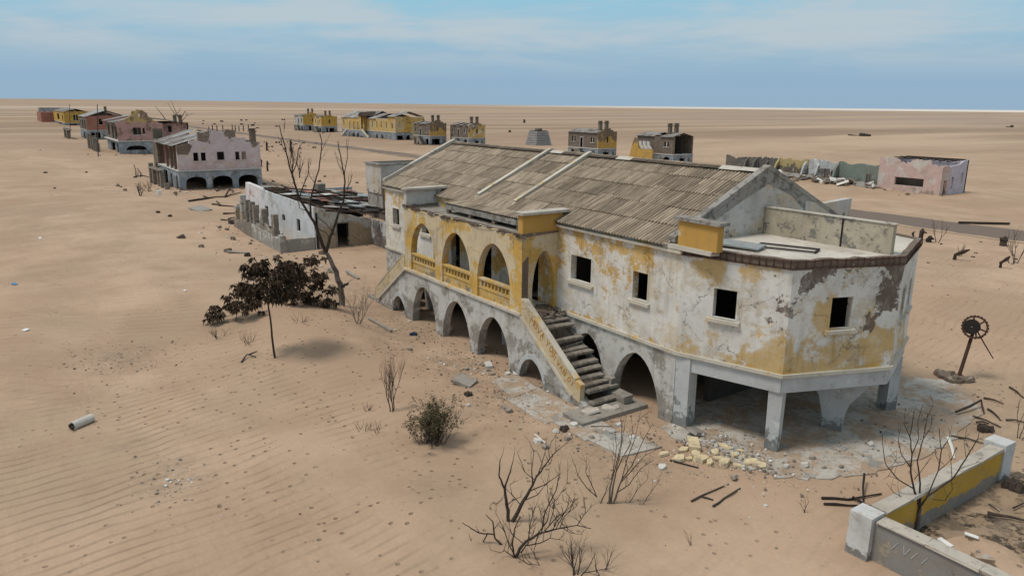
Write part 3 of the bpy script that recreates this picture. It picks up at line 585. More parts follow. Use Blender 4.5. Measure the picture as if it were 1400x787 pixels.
# --- roof: corrugated sheets in rows
SL = (9.38-6.93)/5.6; AR = math.atan(SL)
def corr(w_, l_, pitch=.18, amp=.042, seg=4):
    m_ = MB(); n = int(round(w_/pitch*seg))
    for j in (0, 1):
        for i in range(n+1):
            x = w_*i/n; m_.v.append((x, j*l_, amp*math.sin(2*math.pi*x/pitch)))
    k = n+1
    for i in range(n): m_.f.append((i, i+1, k+i+1, k+i))
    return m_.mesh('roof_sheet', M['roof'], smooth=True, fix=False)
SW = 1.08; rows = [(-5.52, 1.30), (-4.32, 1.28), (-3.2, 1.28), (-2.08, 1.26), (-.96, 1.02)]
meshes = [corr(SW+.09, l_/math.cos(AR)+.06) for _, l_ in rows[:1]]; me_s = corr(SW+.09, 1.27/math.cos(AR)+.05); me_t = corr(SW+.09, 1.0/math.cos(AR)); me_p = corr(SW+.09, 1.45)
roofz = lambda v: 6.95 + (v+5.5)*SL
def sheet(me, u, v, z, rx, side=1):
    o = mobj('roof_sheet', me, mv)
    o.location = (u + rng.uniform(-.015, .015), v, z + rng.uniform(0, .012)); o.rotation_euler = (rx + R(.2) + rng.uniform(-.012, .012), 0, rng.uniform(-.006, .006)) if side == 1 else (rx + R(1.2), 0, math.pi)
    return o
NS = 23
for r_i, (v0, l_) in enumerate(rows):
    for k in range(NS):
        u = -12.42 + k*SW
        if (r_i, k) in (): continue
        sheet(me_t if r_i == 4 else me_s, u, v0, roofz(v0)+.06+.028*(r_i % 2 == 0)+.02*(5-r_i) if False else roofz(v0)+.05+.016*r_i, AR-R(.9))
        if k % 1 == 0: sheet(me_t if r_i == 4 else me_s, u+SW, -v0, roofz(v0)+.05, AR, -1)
# lower rows of the porch lean-over, flatter
for k in range(7):
    u = -2.75 + k*SW
    if u > 5.2: continue
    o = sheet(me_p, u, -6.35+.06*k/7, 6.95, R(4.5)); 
for k in range(23):   # ridge caps
    if rng.random() < .12: continue
    m_ = MB(); u = -12.4+k*SW
    m_.add([(0, -.28, -.10), (SW-.02, -.28, -.10), (SW-.02, 0, .03), (0, 0, .03), (0, .28, -.10), (SW-.02, .28, -.10)], [(0, 1, 2, 3), (3, 2, 5, 4)])
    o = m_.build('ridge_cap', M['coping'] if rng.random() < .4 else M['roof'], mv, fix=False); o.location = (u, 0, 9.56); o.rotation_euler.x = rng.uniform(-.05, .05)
# party walls through the roof
for u0 in (-1.95, 1.45):
    m_ = MB(); m_.wall((u0, 0, 0), EY, EX, [(-5.0, 7.08), (.0, 9.38), (4.9, 7.08), (4.9, 7.2), (0.1, 9.62), (-.1, 9.62), (-4.75, 7.36), (-5.02, 7.2)], (), .22); m_.build('party_wall', M['coping'], mv)
    m_ = MB(); m_.obox((u0+.11, -4.78, 7.40), (u0+.11, -.02, 9.66), .24, .06); m_.obox((u0+.11, 4.78, 7.40), (u0+.11, .02, 9.66), .24, .06); m_.build('coping', M['ledge'], mv)
# gable walls
for sgn, u0 in ((1, HL+.02), (-1, -HL-.3)):
    m_ = MB(); m_.wall((u0, 0, 0), EY, EX, [(VF+.1, 6.72), (-VF-.1, 6.72), (-VF-.1, 7.15), (.08, 9.62), (-.08, 9.62), (VF+.1, 7.15)], (), .26); m_.build('gable_wall', M['gable'], mv)
    m_ = MB()
    m_.wall((u0-.03, 0, 0), EY, EX, [(VF, 7.12), (0, 9.55), (-VF, 7.12), (-VF, 7.32), (0, 9.75), (VF, 7.32)], (), .34)
    m_.build('gable_coping', M['gable_dk'] if sgn > 0 else M['coping'], mv)
    if sgn > 0:   # dark weathered verge band, standing proud of the gable face
        m_ = MB(); m_.wall((u0+.265, 0, 0), EY, EX, [(VF+.1, 6.98), (VF+.1, 7.10), (0, 9.53), (-VF-.1, 7.10), (-VF-.1, 6.98)] + [(4.0, 7.05), (2.6, 7.75), (1.6, 8.45), (0, 9.0), (-1.7, 8.35), (-3.0, 7.8), (-4.2, 7.2)], (), .012); m_.build('verge_band', M['gable_dk'], mv)
# raised open box at the far end
m_ = MB()
m_.wall((-HL-.32, 0, 0), EY, (-1, 0, 0), rect(-5.35, 6.3, -1.3, 8.15), (), .16); m_.wall((-HL-.32-2.2, 0, 0), EY, (-1, 0, 0), rect(-5.35, 6.3, -1.3, 8.15), (), .16)
m_.box((-HL-2.6, -5.37, 6.3), (-HL-.3, -5.2, 8.17)); m_.box((-HL-2.6, -1.4, 6.3), (-HL-.3, -1.25, 8.17)); m_.build('roof_box', M['gable'], mv)
m_ = MB(); m_.box((-HL-2.5, -5.2, 7.4), (-HL-.45, -1.4, 7.5)); m_.build('box_deck', M['rim'], mv)
m_ = MB(); m_.box((-HL-2.7, -5.46, 8.17), (-HL-.26, -5.14, 8.25)); m_.box((-HL-2.7, -5.14, 8.17), (-HL-2.5, -1.2, 8.25)); m_.box((-HL-.46, -5.14, 8.17), (-HL-.26, -1.2, 8.25)); m_.build('coping', M['gable_dk'], mv)
for y0_, y1_ in ((-5.3, -4.9), (-1.6, -1.25)): m_ = MB(); m_.box((-HL-2.6, y0_, 5.4), (-HL-.3, y1_, 6.3)); m_.build('end_bracket', M['gable_dk'], mv)

# --- porch
PV = -7.24; UP_ = 5.72
cs = (-3.55, -.05, 3.42)
m_ = MB(); m_.wall((0, PV, 0), EX, EY, [(-UP_, F1), (UP_, F1)] + jag((UP_, 6.42), (-UP_, 6.42), 26, .05), [parch(c, 2.78, F1+.02, 4.1, 5.80, 10) for c in cs], .36); m_.build('porch_wall', M['porch'], mv)
for sg in (1, -1):
    x0 = UP_-.36 if sg > 0 else -UP_
    m_ = MB(); m_.wall((x0, 0, 0), EY, EX, [(PV+.36, F1), (VF-.002, F1), (VF-.002, 6.5)] + [(PV+.36, 6.42)], [parch(-6.03, 1.25, F1+.02, 4.0, 5.72, 8)], .36); m_.build('porch_side_wall', M['porch'], mv)
    # raised ochre cheek above the cornice
    m_ = MB(); m_.wall((x0+.02, 0, 0), EY, EX, rect(PV+.02, 6.56, VF+.25, 7.38), (), .34 if sg > 0 else .3); m_.build('porch_cheek', M['orange'] if sg > 0 else M['gable'], mv)
    m_ = MB(); m_.box((x0-.10, PV-.10, 7.38), (x0+.52, VF+.55, 7.50), .012); m_.build('coping', M['coping'], mv)
    m_ = MB(); m_.wall((x0-.05, 0, 0), EY, EX, [(PV-.06, 6.425), (VF, 6.50)] + jag((VF, 6.57), (PV-.06, 6.57), 10, .03), (), .46); m_.build('broken_cornice', M['rim'], mv)
m_ = MB(); m_.box((-UP_+.36, PV+.30, 6.30), (UP_-.36, VF, 6.40)); m_.build('porch_slab', M['slab'], mv)
m_ = MB()
for k in range(46):   # crumbling concrete along the top of the porch wall
    u = rng.uniform(-UP_, UP_); m_.chunk((u, PV+rng.uniform(.02, .3), 6.42), rng.uniform(.2, .5), rng.uniform(.15, .3), rng.uniform(.05, .14), rng.uniform(-.3, .3))
m_.build('broken_cornice', M['rim'], mv, kind='stuff')
for z in (6.47, 6.56):
    m_ = MB(); m_.tube([(x, PV-.05+.05*math.sin(x*2), z+.03*math.sin(x*3.1)) for x in [(-UP_+i*.6) for i in range(20)]], .016, 4); m_.build('rebar', M['rust'], mv)
# fascia under the eave and porch roof beam
m_ = MB(); m_.box((-2.7, -6.30, 6.62), (UP_-.4, -6.15, 6.88)); m_.build('eave_beam', M['gable_dk'], mv)
m_ = MB()
for u in (-2.6, -.4, 1.8, 3.9): m_.box((u, -6.27, 6.40), (u+.25, -6.1, 6.63))
m_.build('stub_post', M['rim'], mv)
# eave moulding on the long walls
for x0, x1 in ((5.75, UB+.05), (-HL, -5.75)):
    m_ = MB(); m_.box((x0, VF-.16, ZT-.16), (x1, VF-.003, ZT-.05)); m_.build('eave_moulding', M['ledge'], mv)
# porch floor, ledge and piers in the arcade below
m_ = MB(); m_.box((-UP_-.02, PV-.10, F0), (UP_+.02, VF-.003, F1)); m_.build('porch_floor', M['ledge'], mv)
lowh = [parch(c, 2.75, -.06, .35, 2.28, 10) for c in cs]
tri_out = [(-10.25, -.1), (10.25, -.1), (10.25, .15), (UP_+.05, F0), (-UP_-.05, F0), (-10.25, .15)]
m_ = MB(); m_.wall((0, PV, 0), EX, EY, tri_out, lowh + [parch(6.55, 1.85, -.06, .05, 1.12, 8), parch(-6.65, 1.75, -.06, .05, 1.15, 8)], .42); m_.build('arcade_wall', M['stone'], mv)
for c, w_ in ((6.55, 1.85), (-6.65, 1.75)):   # pale surround of the small arch
    m_ = MB(); o_ = parch(c, w_+.36, -.08, .06, 1.36, 8); h_ = parch(c, w_-.02, -.07, .05, 1.11, 8)
    m_.wall((0, PV-.02, 0), EX, EY, o_, [h_], .03); m_.build('arch_surround', M['stone_l'], mv)
# balustrades: solid panel with a pierced band
for c in cs:
    hs = []; n = 8; W_ = 2.78
    for k in range(n):
        x = c-W_/2+.18+(W_-.36)*(k+.12)/n; hs.append(rect(x, 3.56, x+(W_-.36)/n*.70, 3.80))
    m_ = MB(); m_.wall((0, PV+.10, 0), EX, EY, rect(c-W_/2+.003, F1+.005, c+W_/2-.003, 3.88), hs, .14); m_.build('balustrade', M['balus'], mv)
    m_ = MB(); m_.box((c-W_/2+.003, PV+.03, 3.88), (c+W_/2-.003, PV+.29, 3.97)); m_.box((c-W_/2+.003, PV+.065, 3.44), (c+W_/2-.003, PV+.098, 3.50)); m_.build('handrail', M['balus'], mv)
# stair cheeks with parapet
for sg in (1, -1):
    m_ = MB(); m_.wall((0, PV-.03, 0), (sg, 0, 0), EY, [(UP_+.02, 2.86), (9.45, .36), (9.95, .22), (9.98, 1.00), (9.62, 1.12), (UP_+.20, 3.66), (UP_+.02, 3.70)], (), .24); m_.build('stair_parapet', M['stairp'], mv)
    m_ = MB(); m_.obox((sg*(UP_+.05), PV-.05, 2.87), (sg*9.45, PV-.05, .38), .10, .13, up=(0, 0, 1)); m_.build('string_moulding', M['ledge'], mv)
    m_ = MB(); m_.obox((sg*(UP_+.20), PV+.09, 3.69), (sg*9.62, PV+.09, 1.15), .28, .05); m_.build('coping', M['ledge'], mv)
# faint painted scrawl on the parapet
def scrawl(parent, O, U, W, mat, txt, h, th=.012, rr=3):
    """strokes of letters laid as thin raised strips; U along, W up the letters"""
    GL = {'M': [((0, 0), (0, 1), (.5, .4), (1, 1), (1, 0))], 'U': [((0, 1), (0, .2), (.4, 0), (.8, .2), (.8, 1))], 'A': [((0, 0), (.4, 1), (.8, 0)), ((.15, .4), (.65, .4))], 'T': [((0, 1), (.8, 1)), ((.4, 1), (.4, 0))],
          'O': [((.1, .2), (.1, .8), (.5, 1), (.8, .7), (.8, .3), (.4, 0), (.1, .2))], 'Y': [((0, 1), (.4, .5), (.8, 1)), ((.4, .5), (.4, 0))], 'V': [((0, 1), (.4, 0), (.8, 1))], 'I': [((.2, 0), (.2, 1))], 'S': [((.8, .9), (.3, 1), (.1, .7), (.7, .4), (.6, .05), (0, .1))], 'N': [((0, 0), (0, 1), (.7, 0), (.7, 1))], 'L': [((0, 1), (0, 0), (.6, 0))], '@': [((.7, .3), (.3, .3), (.3, .7), (.7, .7), (.7, .2), (1, .3), (1, .9), (.5, 1.1), (0, .8), (0, .2), (.5, -.1)),], '/': [((0, 0), (.5, 1))]}
    m_ = MB(); x = 0; U = Vector(U).normalized(); W = Vector(W).normalized(); N = U.cross(W)
    for ch in txt:
        if ch == ' ': x += .5*h; continue
        for st in GL[ch]:
            for p, q in zip(st, st[1:]):
                a = Vector(O)+U*(x+p[0]*h*.8)+W*p[1]*h; b = Vector(O)+U*(x+q[0]*h*.8)+W*q[1]*h
                m_.obox(a, b, th*rr, th, up=N)
        x += h*1.0
    return m_.build('graffiti', mat, parent)
M['scr_o'] = plain('faded_orange_scrawl', (.42, .22, .05), .9, .2); M['scr_v'] = plain('pale_violet_chalk', (.36, .35, .47), .9, .2); M['scr_g'] = plain('pale_chalk', (.42, .42, .42), .9, .2)
dU = Vector((3.9, 0, -2.54)).normalized(); dW = Vector((2.54, 0, 3.9)).normalized()
scrawl(mv, Vector((6.45, PV-.036, 2.83)), dU, dW, M['scr_o'], 'MUVA YOT', .30); scrawl(mv, Vector((7.95, PV-.036, 1.72)), dU, dW, M['scr_o'], 'SIVAN OT', .25)
m_ = MB(); m_.wall((UP_+.004, 0, 0), EY, (1, 0, 0), [(PV+.02, 3.25)] + jag((PV+.34, 3.3), (PV+.36, 5.5), 7, .05) + jag((PV+.30, 5.55), (PV+.03, 5.3), 3, .05) , (), .012); m_.build('exposed_pier', M['rim'], mv)
# stairs (right flight whole, left flight plain)
for sg in (1, -1):
    n = 13
    for k in range(n):
        z = F1-.06-(k+.0)*.213; u = UP_+.45+k*.335
        wv_ = .34 if k not in (3,) else .30
        m_ = MB(); y1 = VF-.12 + (rng.uniform(-.25, .05) if k in (3, 5, 9) else rng.uniform(-.04, .05))
        m_.box((-.02, PV+.24, -.05), (wv_, y1, .045), .018)
        o = m_.build('stair_tread', M['tread'], mv); o.location = (sg*u-(0 if sg > 0 else .32), 0, z-.03); o.rotation_euler = (rng.uniform(-.022, .022), rng.uniform(-.05, .03)*sg, 0)
        if k == 3: o.rotation_euler = (.07, -.22, .05)
    m_ = MB(); m_.wall((0, VF-.14, 0), (sg, 0, 0), EY, [(UP_+.3, 2.6), (UP_+.3, 2.85)]+[(UP_+.45+4.4, .25), (UP_+.45+4.0, .1)], (), .12); m_.build('stair_string', M['slab'], mv)
m_ = MB(); m_.chunk((UP_+.1, -6.1, 3.0), .9, 1.3, .14)
for k in range(70): m_.chunk((rng.uniform(5.0, 6.7), rng.uniform(PV+.35, VF-.15), 3.02-max(0, .0)), rng.uniform(.08, .26), rng.uniform(.06, .2), rng.uniform(.03, .10), rng.uniform(0, 3))
m_.build('landing_rubble', M['rubble_dk'], mv, kind='stuff')
m_ = MB(); m_.box((10.25, -8.35, -.05), (11.45, -4.9, .17), .03); m_.build('bottom_step', M['slab'], mv)
m_ = MB(); m_.chunk((10.7, -7.4, .2), .9, .8, .08, .4); m_.chunk((10.9, -6.4, .2), .8, .6, .07, 1.4); m_.build('broken_tread', M['coping'], mv)
m_ = MB(); m_.box((9.9, VF-.5, -.05), (11.0, VF-.02, .5), .06); m_.box((9.3, VF-.4, -.05), (10.0, VF-.02, .9), .05); m_.build('stair_stub', M['slab'], mv)
m_ = MB(); m_.box((-11.2, -7.2, -.05), (-10.3, -5.4, .17), .03); m_.build('bottom_step', M['slab'], mv)

# ------------------------------------------------------------------ two-storey houses of the settlement
def stepped(W, z0, z1, zc, edge=.2, n=1, rr=None):
    """stepped front outline from left (0) to right (W) at the top"""
    p = [(W, z0), (W, z1)]
    e = W*edge
    st = [(W-e, z1), (W-e, (z1+zc)/2), (W-e*1.7, (z1+zc)/2), (W-e*1.7, zc), (e*1.7, zc), (e*1.7, (z1+zc)/2), (e, (z1+zc)/2), (e, z1), (0, z1), (0, z0)]
    return p + [(a+(rr.uniform(-.06, .06) if rr and 0 < a < W else 0), b) for a, b in st]
def window_parts(mb_parent, O, U, N, q, mat, bars=0):
    x0, z0, x1, z1 = q; O = Vector(O); U = Vector(U); N = Vector(N)
    m_ = MB(); m_.wall(O-N*.10, U, N, rect(x0-.12, z0-.12, x1+.12, z0-.01), (), .25); m_.build('window_sill', mat, mb_parent)
    if bars:
        m_ = MB(); xm = (x0+x1)/2; m_.wall(O+N*.05, U, N, rect(xm-.09, z0, xm+.09, z1), (), .12); m_.build('mullion', mat, mb_parent)
def chimney(parent, x, y, z0, z1, mat, r_=.34):
    m_ = MB(); m_.box((x-r_, y-r_, z0), (x+r_, y+r_, z1-.45)); m_.box((x-r_-.14, y-r_-.14, z1-.45), (x+r_+.14, y+r_+.14, z1-.30)); m_.box((x-r_+.05, y-r_+.05, z1-.30), (x+r_-.05, y+r_-.05, z1)); m_.box((x-r_-.05, y-r_-.05, z1-.12), (x+r_+.05, y+r_+.05, z1+.02)); return m_.build('chimney', mat, parent)
def house(lab, corner, L_, W_, zf, zt, zc, front='hyel', side='hbrick', roof='hroof', front_holes=(), side_holes=(), fg=(), sg=(), chim=2, zch=8.5, ridge=None, group=None, frontwall=True, stair=True, seed=1, edge=.2, base='hblue', front_top=None, side_arch=True, trim='htrim', name='ruined_house', chx=-1.6):
    r = random.Random(seed); h = empty(name, (corner[0], corner[1], 0), lab, 'house', group)
    t = .3; zr = ridge or zt+.75
    # ground storey
    m_ = MB(); m_.wall((0, 0, 0), EY, (-1, 0, 0), rect(0, -.8, W_, zf), [[(a, max(b, -.75)) for a, b in q] for q in fg], t); m_.build('ground_storey_front', M[base], h)
    m_ = MB(); m_.wall((-t, .002, 0), (-1, 0, 0), EY, rect(0, -.8, L_-t, zf-.003), [[(a, max(b, -.75)) for a, b in q] for q in sg], t); m_.build('ground_storey_side', M[base] if side_arch else M[side], h)
    m_ = MB(); m_.box((-L_, W_-t, -.8), (-t, W_, zf-.01)); m_.box((-L_, t, -.8), (-L_+t, W_-t, zf-.01)); m_.build('ground_storey_back', M[side], h)
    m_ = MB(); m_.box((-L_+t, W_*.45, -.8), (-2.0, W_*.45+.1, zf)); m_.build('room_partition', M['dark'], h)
    m_ = MB(); m_.box((-L_-.06, -.10, zf), (.12, W_+.06, zf+.16)); m_.build('ledge', M[trim], h)
    z1 = zf+.16
    if frontwall:
        ft = front_top or stepped(W_, z1, zt+.25, zc, edge, 1, r)
        m_ = MB(); m_.wall((0, 0, 0), EY, (-1, 0, 0), [(0, z1)] + ft[:-1] if not front_top else [(0, z1)] + ft, [rect(*q) for q in front_holes], t); fwo = m_.build('front_wall', M[front], h)
        for q in front_holes: window_parts(fwo, (0, 0, 0), EY, (-1, 0, 0), q, M[trim], q[2]-q[0] > 1.3)
    m_ = MB(); m_.wall((-t, .002, 0), (-1, 0, 0), EY, rect(0, z1, L_-t, zt), [rect(*q) for q in side_holes], t); swo = m_.build('side_wall', M[side], h)
    for q in side_holes:
        if q[3]-q[1] < 1.6: window_parts(swo, (-t, 0, 0), (-1, 0, 0), EY, q, M[trim], q[2]-q[0] > 1.0)
        else:
            m_ = MB(); x0, za, x1, zb = q; m_.wall((-t, -.02, 0), (-1, 0, 0), EY, [(x0-.12, za), (x0, za), (x0, zb), (x1, zb), (x1, za), (x1+.12, za), (x1+.12, zb+.12), (x0-.12, zb+.12)], (), .1); m_.build('door_frame', M[trim], swo)
    m_ = MB(); m_.wall((-L_+t, t, 0), EY, (-1, 0, 0), [(0, z1), (W_-2*t, z1), (W_-2*t, zt), (W_/2-t, zr-.1), (0, zt)], (), t); m_.box((-L_, W_-t, z1), (-t, W_, zt)); m_.build('back_wall', M[side], h)
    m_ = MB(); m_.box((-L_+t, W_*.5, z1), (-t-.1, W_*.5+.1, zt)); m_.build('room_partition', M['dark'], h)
    # roof: sheets with overhang
    n = max(3, int(L_/1.6))
    for sd_ in (0, 1):
        for k in range(n):
            x0 = -L_-.15+k*(L_-.1)/n; x1 = x0+(L_-.1)/n-.03
            if r.random() < .15: continue
            y0 = -.30 if sd_ == 0 else W_+.25; z0 = zt+.02-r.uniform(0, .03); ym = W_/2
            m_ = MB(); a = (x0, y0, z0); b = (x1, y0, z0); c_ = (x1, ym, zr); d_ = (x0, ym, zr)
            m_.add([a, b, c_, d_] + [(p[0], p[1], p[2]-.05) for p in (a, b, c_, d_)], [(0, 1, 2, 3), (7, 6, 5, 4), (0, 4, 5, 1), (1, 5, 6, 2), (2, 6, 7, 3), (3, 7, 4, 0)])
            m_.build('roof_sheet', M[roof], h)
    for k in range(chim): chimney(h, chx, W_/2+(-.95+1.9*k if chim > 1 else 0), zt, zch, M['hbrick'])
    if stair:   # crumbled outside stair against the side wall
        x = -L_*.62
        m_ = MB(); m_.wall((x, -1.3, 0), (1, 0, 0), EY, [(0, -.5), (3.6, -.5), (2.6, .8), (1.2, zf-.3), (0, zf)], [[(.7, -.45), (1.9, -.45), (1.7, .7), (1.0, .9)]], .25); m_.build('stair_wall', M['pillar'], h)
        for k in range(7): m_ = MB(); m_.box((x+1.0+k*.36, -1.05, zf-.45-k*.30), (x+1.5+k*.36, -.05, zf-.33-k*.30), .02); m_.build('stair_tread', M['slab'], h)
        m_ = MB(); m_.box((x-1.6, -1.35, zf-.25), (x+1.2, -.12, zf-.02), .02); m_.build('landing', M['slab'], h)
        for dx in (-1.5, -.3): m_ = MB(); m_.box((x+dx, -1.32, -.5), (x+dx+.3, -1.05, zf-.26)); m_.build('pillar', M['pillar'], h)
    return h
SW_ = [(1.1, 3.75, 2.3, 4.95), (7.9, 3.75, 9.2, 4.95), (5.2, 2.55, 6.1, 4.75)]
def sgh(L_=10.5): return [sarch(1.6, 1.9, -.6, 1.2, 1.9), sarch(8.8, 1.7, -.6, 1.2, 1.9)]
GR = 'two-storey block houses with paired chimneys'
house('brown block house with bright yellow patched front, second from right in far row', (-131.1, 114), 10.9, 5.7, 2.3, 5.95, 6.95, 'hyel', front_holes=[(2.6, 3.7, 3.15, 5.0)], side_holes=SW_, fg=[rect(1.6, -.6, 3.4, 1.55)], sg=sgh(), group=GR, seed=3, zch=8.6)
hF = house('roofed brown block house with its front wall gone, nearest of the far row', (-107.7, 114), 10.7, 5.8, 2.3, 5.95, 6.9, 'hyel', front_holes=[], side_holes=[(1.1, 3.9, 2.5, 4.95)], fg=[rect(1.9, -.6, 3.4, 1.6)], sg=[sarch(1.6, 1.9, -.6, 1.2, 1.9)], frontwall=False, group=GR, stair=False, seed=5, zch=8.6, chx=-3.2)
m_ = MB(); m_.wall((-10.4, -1.9, 0), (1, 0, 0), EY, [(-.8, -.6), (6.2, -.6), (6.4, 3.2), (2.2, 3.3), (1.9, 5.0), (.9, 5.6), (.2, 4.2), (-.6, 1.2)], (), .3); m_.build('stair_wall', M['hyel'], hF)
for k in range(3):
    m_ = MB(); pts = [(-8.2+k*.9, -1.95), (-7.5+k*.9, -1.7)]
    m_.wall((-8.3+k*1.15, -1.88, 0), (1, 0, 0), EY, [(.0, 4.9), (.75, 4.9), (.95, 4.1), (1.6, 3.35), (.85, 3.3), (.25, 3.9)], (), .2); m_.build('curved_rail', M['htrim'], hF)
m_ = MB(); m_.box((-3.2, .35, 2.47), (-3.05, 5.4, 5.9)); m_.build('inner_wall', M['hbrick'], hF)
m_ = MB(); m_.box((-.35, 0.05, 2.46), (-.05, .35, 5.9)); m_.box((-.35, 5.4, 2.46), (-.05, 5.7, 5.9)); m_.build('corner_post', M['hbrick'], hF, kind='stuff')
m_ = MB(); m_.box((-3.0, 3.7, 3.4), (-2.9, 4.15, 4.9)); m_.build('pale_frame', M['htrim'], hF)
m_ = MB(); m_.obox((-.2, 0.1, 5.95), (-.2, 2.9, 6.65), .12, .14); m_.obox((-.2, 5.7, 5.95), (-.2, 2.9, 6.65), .12, .14); m_.build('gable_rafters', M['dkwood'], hF, kind='stuff')
house('block house with whitish yellow flaking front, third from right in the far row', (-191.1, 115.8), 10.9, 5.8, 2.2, 5.95, 6.9, 'hyel2', front_holes=[(2.6, 3.6, 3.2, 5.0)], side_holes=SW_, fg=[rect(2.2, -.6, 3.5, 1.5)], sg=sgh(), group=GR, seed=7, zch=8.5, edge=.22)
house('block house with yellow patch on brown front, just right of long yellow villa', (-201.2, 108.3), 10.3, 5.7, 2.55, 6.2, 7.3, 'hyel', front_holes=[(2.5, 3.9, 3.1, 5.2)], side_holes=SW_, fg=[rect(.7, -.6, 3.4, 1.8)], sg=sgh(), group=GR, seed=9, zch=8.8)
house('clean deep yellow fronted house at the left end of the far row, its right one', (-309.5, 115), 9.5, 7.0, 2.4, 6.3, 7.1, 'hyelf', 'twin', front_holes=[(3.3, 3.6, 3.9, 5.3)], side_holes=[(1.2, 3.7, 2.0, 5.2), (3.2, 2.6, 4.0, 5.2), (6.0, 3.7, 6.9, 5.2)], fg=[rect(2.0, -.6, 2.8, 1.7), rect(3.4, -.6, 5.6, 1.7)], sg=sgh(), group=GR, seed=11, zch=8.9)
house('weathered yellow stepped-front house at the left end of the far row, its left one', (-332, 115), 11.5, 8.0, 2.4, 6.6, 8.0, 'hyelf', 'gable', front_holes=[(4.2, 3.8, 4.9, 5.5)], side_holes=[(1.2, 3.7, 2.4, 5.4), (5.2, 2.6, 6.4, 5.2)], fg=[rect(2.5, -.6, 3.6, 1.9), rect(4.5, -.6, 6.6, 1.9)], sg=sgh(), group=GR, seed=13, zch=9.6, edge=.24)

# long yellow villa in the far row, like the near one
tv = empty('yellow_villa', (-255, 117.5, 0), 'long yellow villa with blue grey ground storey and two-armed porch stair in the far row', 'building')
def T(x): return x+255
F_ = 2.45; vf = -5.4
hs = [rect(T(x)-.35, 3.9, T(x)+.35, 6.0) for x in (-277.6, -273.2, -269.6, -251.1, -247.3, -243.7, -239.6)] + [rect(T(-235.0)-.5, 3.9, T(-235.0)+.5, 5.5)]
m_ = MB(); m_.wall((0, vf, 0), EX, EY, rect(T(-279.8), F_+.15, T(-232.5), 6.9), hs, .4); m_.build('upper_wall', M['twin'], tv)
ga = [parch(T(x), 1.5, -.7, .6, 1.9, 5) for x in (-277.9, -247.6, -243.4)]
m_ = MB(); m_.wall((0, vf, 0), EX, EY, rect(T(-279.8), -.8, T(-232.5), F_), ga, .4); m_.build('ground_storey', M['hblue'], tv)
m_ = MB(); m_.box((T(-279.8), vf-.12, F_), (T(-232.4), vf+11, F_+.15)); m_.build('ledge', M['htrim'], tv)
# chamfered end with raised parapet
ee = [Vector((T(-232.5), vf)), Vector((T(-231.6), vf+3.0)), Vector((T(-232.5), vf+6.0))]
for i in range(2):
    a, b = ee[i], ee[i+1]; U = Vector((b.x-a.x, b.y-a.y, 0)); ln = U.length; U.normalize(); N = Vector((-U.y, U.x, 0)); O = Vector((a.x, a.y, 0))
    m_ = MB(); m_.wall(O, U, N, rect(0, F_+.15, ln, 7.8), (), .4); m_.build('end_wall', M['hyelf'] if i else M['twin'], tv)
    m_ = MB(); m_.wall(O, U, N, rect(0, -.8, ln, F_), [rect(.5, -.7, ln-.7, 1.6)] if i == 0 else [parch(ln/2, 1.9, -.7, .5, 1.8, 5)], .4); m_.build('ground_storey', M['hblue'], tv)
m_ = MB(); m_.wall((0, vf, 0), EX, EY, [(T(-238.5), 6.9), (T(-232.5), 6.9), (T(-232.5), 7.8), (T(-237.8), 7.6)], (), .4); m_.build('raised_parapet', M['hyelf'], tv)
m_ = MB(); m_.box((T(-279.8), vf+10.6, -.8), (T(-232.5), vf+11, 6.9)); m_.box((T(-279.8), vf+.4, -.8), (T(-279.4), vf+10.6, 6.9)); m_.box((T(-232.9), vf+6.0, -.8), (T(-232.5), vf+11, 7.6)); m_.build('back_wall', M['twin'], tv, kind='stuff')
m_ = MB(); m_.box((T(-279.4), vf+3.0, -.8), (T(-233), vf+3.2, 6.8)); m_.build('room_partition', M['dark'], tv)
for x0, x1, z in ((-280, -262, 9.2), (-262.5, -254, 9.4), (-254, -248, 8.6), (-238.5, -232.6, 9.6)):
    n = max(2, int((x1-x0)/2.6))
    for k in range(n):
        a = T(x0+(x1-x0)*k/n); b = T(x0+(x1-x0)*(k+1)/n)-.05; zz = z-(.5*abs(k-(n-1)/2)/n if x0 > -250 else 0); zb = 6.85 if x0 < -240 else 7.75
        m_ = MB(); m_.add([(a, vf-.35, zb), (b, vf-.35, zb), (b, vf+5.5, zz), (a, vf+5.5, zz), (a, vf+11.2, zb), (b, vf+11.2, zb)], [(0, 1, 2, 3), (3, 2, 5, 4)]); m_.build('roof_sheet', M['hroof'] if k % 3 else M['hroof_w'], tv, fix=False)
for k in range(9):
    m_ = MB(); x = T(-248+k*1.15); m_.obox((x, vf, 6.9), (x, vf+5.5, 8.5), .12, .16); m_.obox((x, vf+11, 6.9), (x, vf+5.5, 8.5), .12, .16); m_.build('rafter', M['dkwood'], tv, kind='stuff')
m_ = MB(); m_.obox((T(-250), vf+.2, 7.0), (T(-238), vf+.2, 7.0), .3, .15); m_.build('wall_plate', M['htrim'], tv)
m_ = MB(); m_.wall((0, vf-2.0, 0), EX, EY, rect(T(-269), F_+.15, T(-256), 6.5), [parch(T(x), 2.6, F_+.3, 3.9, 5.7, 6) for x in (-266.3, -263.2+.4, -259.3+.1)], .3); m_.build('porch_wall', M['twin'], tv)
m_ = MB(); m_.wall((T(-256), vf-2.0, 0), EY, (-1, 0, 0), rect(.0, F_+.15, 2.0, 7.8), [parch(1.0, 1.2, F_+.3, 4.2, 5.6, 5)], .3); m_.build('porch_side_wall', M['hyelf'], tv)
m_ = MB(); m_.box((T(-258.5), vf-2.0, 6.5), (T(-256), vf-1.8, 7.8)); m_.build('porch_cheek', M['hyelf'], tv)
